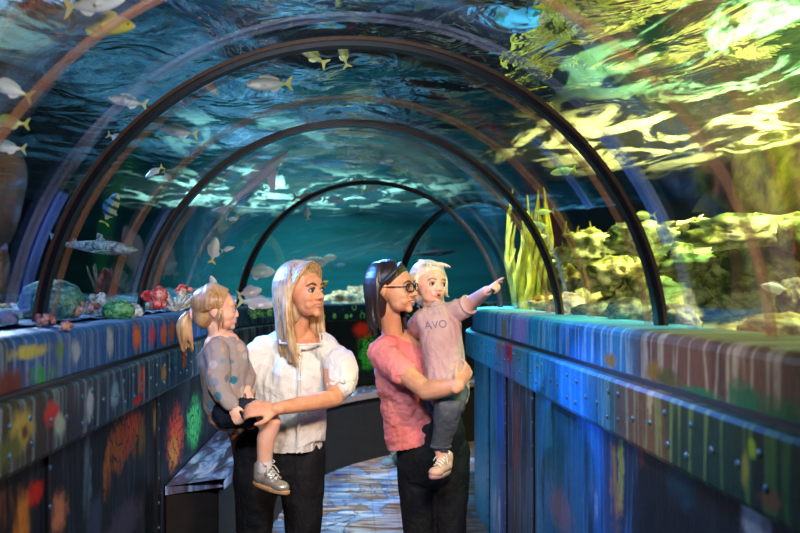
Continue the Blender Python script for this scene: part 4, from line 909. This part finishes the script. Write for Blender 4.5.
mSilver = plain('leather_silver', (.42, .38, .34), .30, .6, .55, bump=.2); mGum = plain('sole_tan', (.42, .24, .12), .6)
sneaker(root, P(254, 483, 3.11), P(289, 494, 3.02), (.28, -.22, 1), .170, mSilver, mGum, mSock, 'silver metallic sneaker with a tan sole')
sneaker(root, P(238, 480, 3.60), P(262, 488, 3.56), (.1, -.1, 1), .155, mSilver, mGum, mSock)
rehome(root)

# ---------------------------------------------------------------- dark-haired woman with glasses
root = empty('person', (.34, 3.4, 0)); tag(root, 'dark haired woman with glasses and coral pink t-shirt carrying a toddler', 'person')
H = P(393, 288, 3.30); M = headM(H, .216, 62, 2, -2)
sL, sR = P(381, 354, 3.32), P(430, 352, 3.48)
elb, wrst = P(427, 391, 3.06), P(458, 386, 2.96)
b = head_parts(M, smile=2)
b += [tube([P(396, 352, 3.40), P(393, 338, 3.40), H + Vector((-.02, .03, -.07))], [.062, .048, .048], 14)]
TY = headM(Vector((0, 0, 0)), .22, 28).to_3x3()
up_ = tuple(TY @ Vector((0, 1, 0)))
b += [tube([P(430, 448, 3.42), P(421, 415, 3.41), P(409, 375, 3.40), P(400, 350, 3.40)], [(.150, .105), (.122, .088), (.140, .108), (.115, .070)], 18, up=up_)]
b += [tube([P(393, 330, 3.40), lerp3(P(396, 340, 3.40), sL, .55), sL], [.036, .036, .03], 12), tube([P(396, 330, 3.41), lerp3(P(398, 340, 3.41), sR, .55), sR], [.036, .036, .03], 12)]
b += [tube([sL, P(399, 348, 3.40), sR], [.050, .056, .050], 12), tube([sL, lerp3(sL, elb, .5), elb], [.049, .044, .038], 12), tube([elb, lerp3(elb, wrst, .4), wrst], [.040, .038, .026], 12)]
hand(b, wrst, P(468, 371, 2.99) - wrst, (.75, -.65, .1), .80, (18, 35, 30), thumb=1)
b += [tube([sR, P(450, 392, 3.42)], [.048, .040], 12), tube([P(450, 392, 3.42), P(458, 398, 3.28)], [.040, .027], 12)]
hand(b, P(458, 398, 3.28), (-.3, -1, 0), (.2, 0, -1), .84, (15, 30, 25), thumb=1)
for hx, kx, ax in ((416, 419, 417), (452, 450, 451)):
    b += [tube([P(hx, 455, 3.42), P(kx, 541, 3.40), P(ax, 632, 3.43)], [.066, .050, .037], 14), tube([P(ax, 638, 3.43), P(ax, 643, 3.31)], [.036, .03], 10)]
organic('body', b, mSkin2, root, voxel=.0046, it=3)
face_bits(root, M, mBrow, smile=2)
rr = random.Random(5)
hr = [ell((0, .028, .040), (.086, .099, .085), M, (-14, 0, 0)), ell((0, .062, -.04), (.078, .050, .09), M)]
hr += [lock(M, s*phi, -.150 - .03*math.sin(R(phi)) + rr.uniform(-.012, .012), 1.0, .0125, rr, part=-.01) for s in (-1, 1) for phi in range(98 if s < 0 else 70, 181, 7)]
hr += [lock(M, s*phi, -.02, 1.0, .008, rr, part=-.01, wav=.002) for s in (-1,) for phi in (96, 104)]
hr += [tube([(-.012 - .006*q, -.052 + .004*q, .108 - .003*q), (-.055, -.050 + .008*q, .082 - .004*q), (-.080, -.020 + .008*q, .045 - .006*q), (-.088, .020, .012 - .004*q), (-.085, .045, -.02)], [.005, .007, .007, .007, .006], 8, M, 3) for q in range(5)]
organic('hair', hr, mDarkH, root, voxel=.0036, it=1)
mFrame = plain('glasses_black', (.006, .006, .008), .2, .7)
def rrect(cx, cz, w, h, y0, y1, n=24):
    pts = []
    for i in range(n+1):
        a = 2*PI*i/n; c_, s_ = math.cos(a), math.sin(a); X = cx + w*math.copysign(abs(c_)**.5, c_); Z = cz + h*math.copysign(abs(s_)**.6, s_); pts.append((X, y0 + (y1-y0)*abs(X)/.06, Z))
    return pts
g = [tube([M @ Vector(p) for p in rrect(s*.033, -.001, .025, .0165, -.104, -.090)], [.0028]*25, 8, sub=1) for s in (-1, 1)]
g += [tube([(-.009, -.105, .004), (0, -.107, .006), (.009, -.105, .004)], [.0025]*3, 8, M)] + [tube([(s*.058, -.090, .006), (s*.074, -.05, .006), (s*.083, .012, .004), (s*.080, .03, -.012)], [(.002, .0035)]*4, 8, M, 3) for s in (-1, 1)]
gf = mesh('glasses', join(g), mFrame, root); gf['label'] = 'black rimmed glasses'
t = NT('lens'); tr = t.n('ShaderNodeBsdfTransparent', {'Color': (.95, .95, .97, 1)}); gl = t.n('ShaderNodeBsdfGlossy', {'Roughness': .02}); mx = t.n('ShaderNodeMixShader', {0: .08, 1: tr.outputs[0], 2: gl.outputs[0]}); t.t.links.new(mx.outputs[0], t.out.inputs[0])
for s in (-1, 1):
    pts = [M @ Vector(p) for p in rrect(s*.033, -.001, .0235, .015, -.104, -.091)][:-1]; d = (M.to_3x3() @ Vector((0, .0015, 0)))
    n = len(pts); mesh('lens', (pts + [p + d for p in pts], [tuple(range(n)), tuple(range(2*n-1, n-1, -1))] + [(i, (i+1) % n, n+(i+1) % n, n+i) for i in range(n)]), t.m, gf, False)
ts = [tube([P(417, 438, 3.41), P(416, 432, 3.41), P(412, 405, 3.40), P(408, 375, 3.39), P(401, 350, 3.40)], [(.142, .125), (.142, .125), (.140, .118), (.155, .126), (.130, .084)], 24, up=up_),
      tube([sL + Vector((.01, 0, .005)), P(399, 346, 3.40), sR], [.062, .068, .060], 14), tube([sL, lerp3(sL, elb, .30), lerp3(sL, elb, .52)], [.062, .064, .060], 16), tube([sR, P(444, 376, 3.45)], [.060, .06], 14)]
def cutt(c):
    x, y = sx(c), sy(c); yl = 347 - abs(x-418)*(.50 if x < 418 else 1.3)
    return (y < yl and 384 < x < 432 and c.y < 3.42) or (386 < x < 408 and y < 335) or c.z < P(0, 447, 3.41).z + .0011*(x-395)
tso = organic('t_shirt', ts, mPinkT, root, voxel=.005, it=4, cut=cutt, disp=lambda c: .011*mnoise.fractal(Vector((c.x*6 + c.z*7, c.y*8, c.z*13 - c.x*6)), .8, 2, 3) + wr(c, .003, 24))
tr_ = [tube([P(431, 432, 3.42), P(432, 462, 3.43)], [(.160, .128), (.164, .130)], 20, up=up_)]
for hx, kx, ax in ((416, 419, 417), (451, 450, 451)):
    tr_ += [tube([P(hx, 452, 3.43), P((hx*2+kx)/3, 485, 3.42), P(kx, 541, 3.405), P(ax, 622, 3.43)], [.088, .082, .066, .052], 16)]
organic('trousers', tr_, mBlack, root, voxel=.006, it=3, disp=lambda c: wr(c, .005, 10))
for ax in (417, 451): sneaker(root, P(ax, 645, 3.49), P(ax, 645, 3.24), (0, 0, 1), .25, mBlack, mWhite, mWhite)
rehome(root)

# ---------------------------------------------------------------- fair-haired toddler pointing at the tank
root = empty('person', (.40, 3.2, .80)); tag(root, 'white blond toddler in pale pink top, pointing right, carried by the dark haired woman', 'person')
H = P(430, 286, 3.35); M = headM(H, .190, 22, 6, 3)
b = head_parts(M, child=True)
sR = P(456, 313, 3.26); eR = P(474, 301, 3.17); wR = P(487, 291, 3.02)
b += [tube([P(438, 318, 3.28), H + Vector((0, .02, -.06))], [.040, .038], 12), tube([P(446, 398, 3.22), P(443, 365, 3.23), P(440, 325, 3.28)], [(.082, .074), (.080, .070), (.080, .058)], 16, up=(0, 1, 0))]
b += [tube([sR, eR, wR], [.036, .030, .021], 12, sub=3)]
hand(b, wR, P(500, 280, 2.95) - wR, (-.3, -.5, .8), .62, (10, 10, 5), thumb=1, point=True)
b += [tube([P(424, 318, 3.30), P(414, 330, 3.46), P(402, 348, 3.56)], [.034, .028, .022], 10)]; hand(b, P(402, 348, 3.56), (-.8, .1, -.5), (0, 1, .3), .50, (14, 24, 20), thumb=1)
b += [tube([P(452, 396, 3.17), P(449, 402, 3.09), P(441, 450, 3.11)], [.056, .048, .028], 12, sub=4), tube([P(441, 450, 3.11), P(441, 466, 3.10)], [.024, .016], 10)]
b += [tube([P(436, 398, 3.26), P(444, 405, 3.60), P(404, 452, 3.62)], [.05, .042, .026], 12)]
organic('body', b, mSkinC, root, voxel=.0042, it=3)
face_bits(root, M, mBrowL, child=True, mouth_open=True)
rr = random.Random(12)
hr = [ell((0, .030, .048), (.092, .096, .088), M, (-10, 0, 0)), ell((0, .058, -.02), (.078, .05, .07), M)]
hr += [lock(M, s*phi, -.03 - .05*(phi > 95) + rr.uniform(-.03, .03), 1.12, .0090, rr, part=0, wav=.014) for s in (-1, 1) for phi in range(70, 181, 6)]
hr += [tube([(x, -.030, .115), (x*1.5, -.062, .100), (x*1.8 + .006, -.076, .080 + rr.uniform(-.008, .006))], [.006, .005, .0015], 6, M, 3) for x in (-.042, -.032, -.022, -.010, 0, .010, .022, .033, .044)]
hr += [tube([(0, .03, .118), (d_, .04 + d_*.3, .135), (d_*2.2, .05, .128)], [.005, .004, .001], 6, M, 3) for d_ in (-.03, -.015, .012, .028)]
organic('hair', hr, mFairH, root, voxel=.0032, it=1)
tp = [tube([P(447, 394, 3.21), P(446, 375, 3.21), P(442, 345, 3.23), P(439, 320, 3.27), P(438, 311, 3.29)], [(.090, .088), (.088, .088), (.086, .080), (.088, .070), (.054, .048)], 20, up=(0, 1, 0)),
      tube([sR + Vector((-.02, 0, 0)), lerp3(sR, eR, .50)], [.046, .043], 14, sub=1), tube([P(424, 319, 3.28), P(416, 330, 3.40)], [.048, .044], 12)]
tpo = organic('top', tp, mPaleT, root, voxel=.0045, it=3, disp=lambda c: .009*mnoise.fractal(Vector((c.x*15 + c.z*6, c.y*10, c.z*6)), .8, 2, 3))
fc = bpy.data.curves.new('lettering', 'FONT'); fc.body = 'AVO'; fc.size = .044; fc.extrude = .0015; fc.align_x = 'CENTER'
tmp = bpy.data.objects.new('lettering', fc); COL.objects.link(tmp); dg = bpy.context.evaluated_depsgraph_get(); tm = bpy.data.meshes.new_from_object(tmp.evaluated_get(dg)); bpy.data.objects.remove(tmp)
mInk = plain('shirt_print', (.16, .12, .20), .7)
tm.materials.clear()
from mathutils.bvhtree import BVHTree
tpm = tpo.data; bv = BVHTree.FromPolygons([v.co.copy() for v in tpm.vertices], [tuple(p.vertices) for p in tpm.polygons])
for v in tm.vertices:                                             # the print follows the cloth
    q = Matrix.Rotation(R(-6), 4, 'Y') @ Vector((v.co.x, 0, v.co.y)); w0 = P(436, 328, 3.2) + q
    h = bv.ray_cast(Vector((w0.x, 2.9, w0.z)), Vector((0, 1, 0)))[0]
    v.co = Vector((w0.x, (h.y if h else 3.19) - .0015 - (.0012 if v.co.z > 0 else 0), w0.z))
link('lettering', tm, mInk, tpo, False)
ring(P(438, 308, 3.30), (0, .1, 1), .050, plain('collar_olive', (.16, .13, .06), .8), .001, .007, k=3, nm='collar', parent=tpo)
ring(lerp3(sR, eR, .70), eR - sR, .038, mPaleT, .0008, .006, k=5, nm='sleeve_hem', parent=tpo)
jn = [tube([P(452, 392, 3.18), P(450, 400, 3.09), P(446, 420, 3.09), P(441, 444, 3.11)], [.068, .062, .050, .040], 14, sub=3), tube([P(436, 398, 3.26), P(444, 405, 3.60), P(410, 444, 3.62)], [.064, .054, .038], 12), tube([P(446, 385, 3.22), P(446, 402, 3.22)], [(.09, .084), (.084, .08)], 16, up=(0, 1, 0))]
organic('jeans', jn, mGreyJ, root, voxel=.005, it=3, disp=lambda c: wr(c, .005, 18))
ring(P(441, 446, 3.11), (.0, 0, 1), .036, mGreyJ, .001, .007, k=3, nm='turn_up', parent=root)
mShoeP = plain('suede_pink', (.50, .28, .24), .7); mSoleP = plain('sole_pinkish', (.36, .19, .17), .6); mLaceW = plain('lace_cream', (.75, .66, .55), .7); mShoeB = plain('canvas_blue', (.35, .52, .75), .6)
sneaker(root, P(449, 471, 3.15), P(427, 480, 3.00), (-.22, -.45, 1), .150, mShoeP, mSoleP, mLaceW, 'dusty pink sneaker with cream laces')
sneaker(root, P(410, 462, 3.66), P(379, 468, 3.60), (-.1, -.1, 1), .150, mShoeB, mSock, mSock, 'pale blue canvas shoe')
rehome(root)
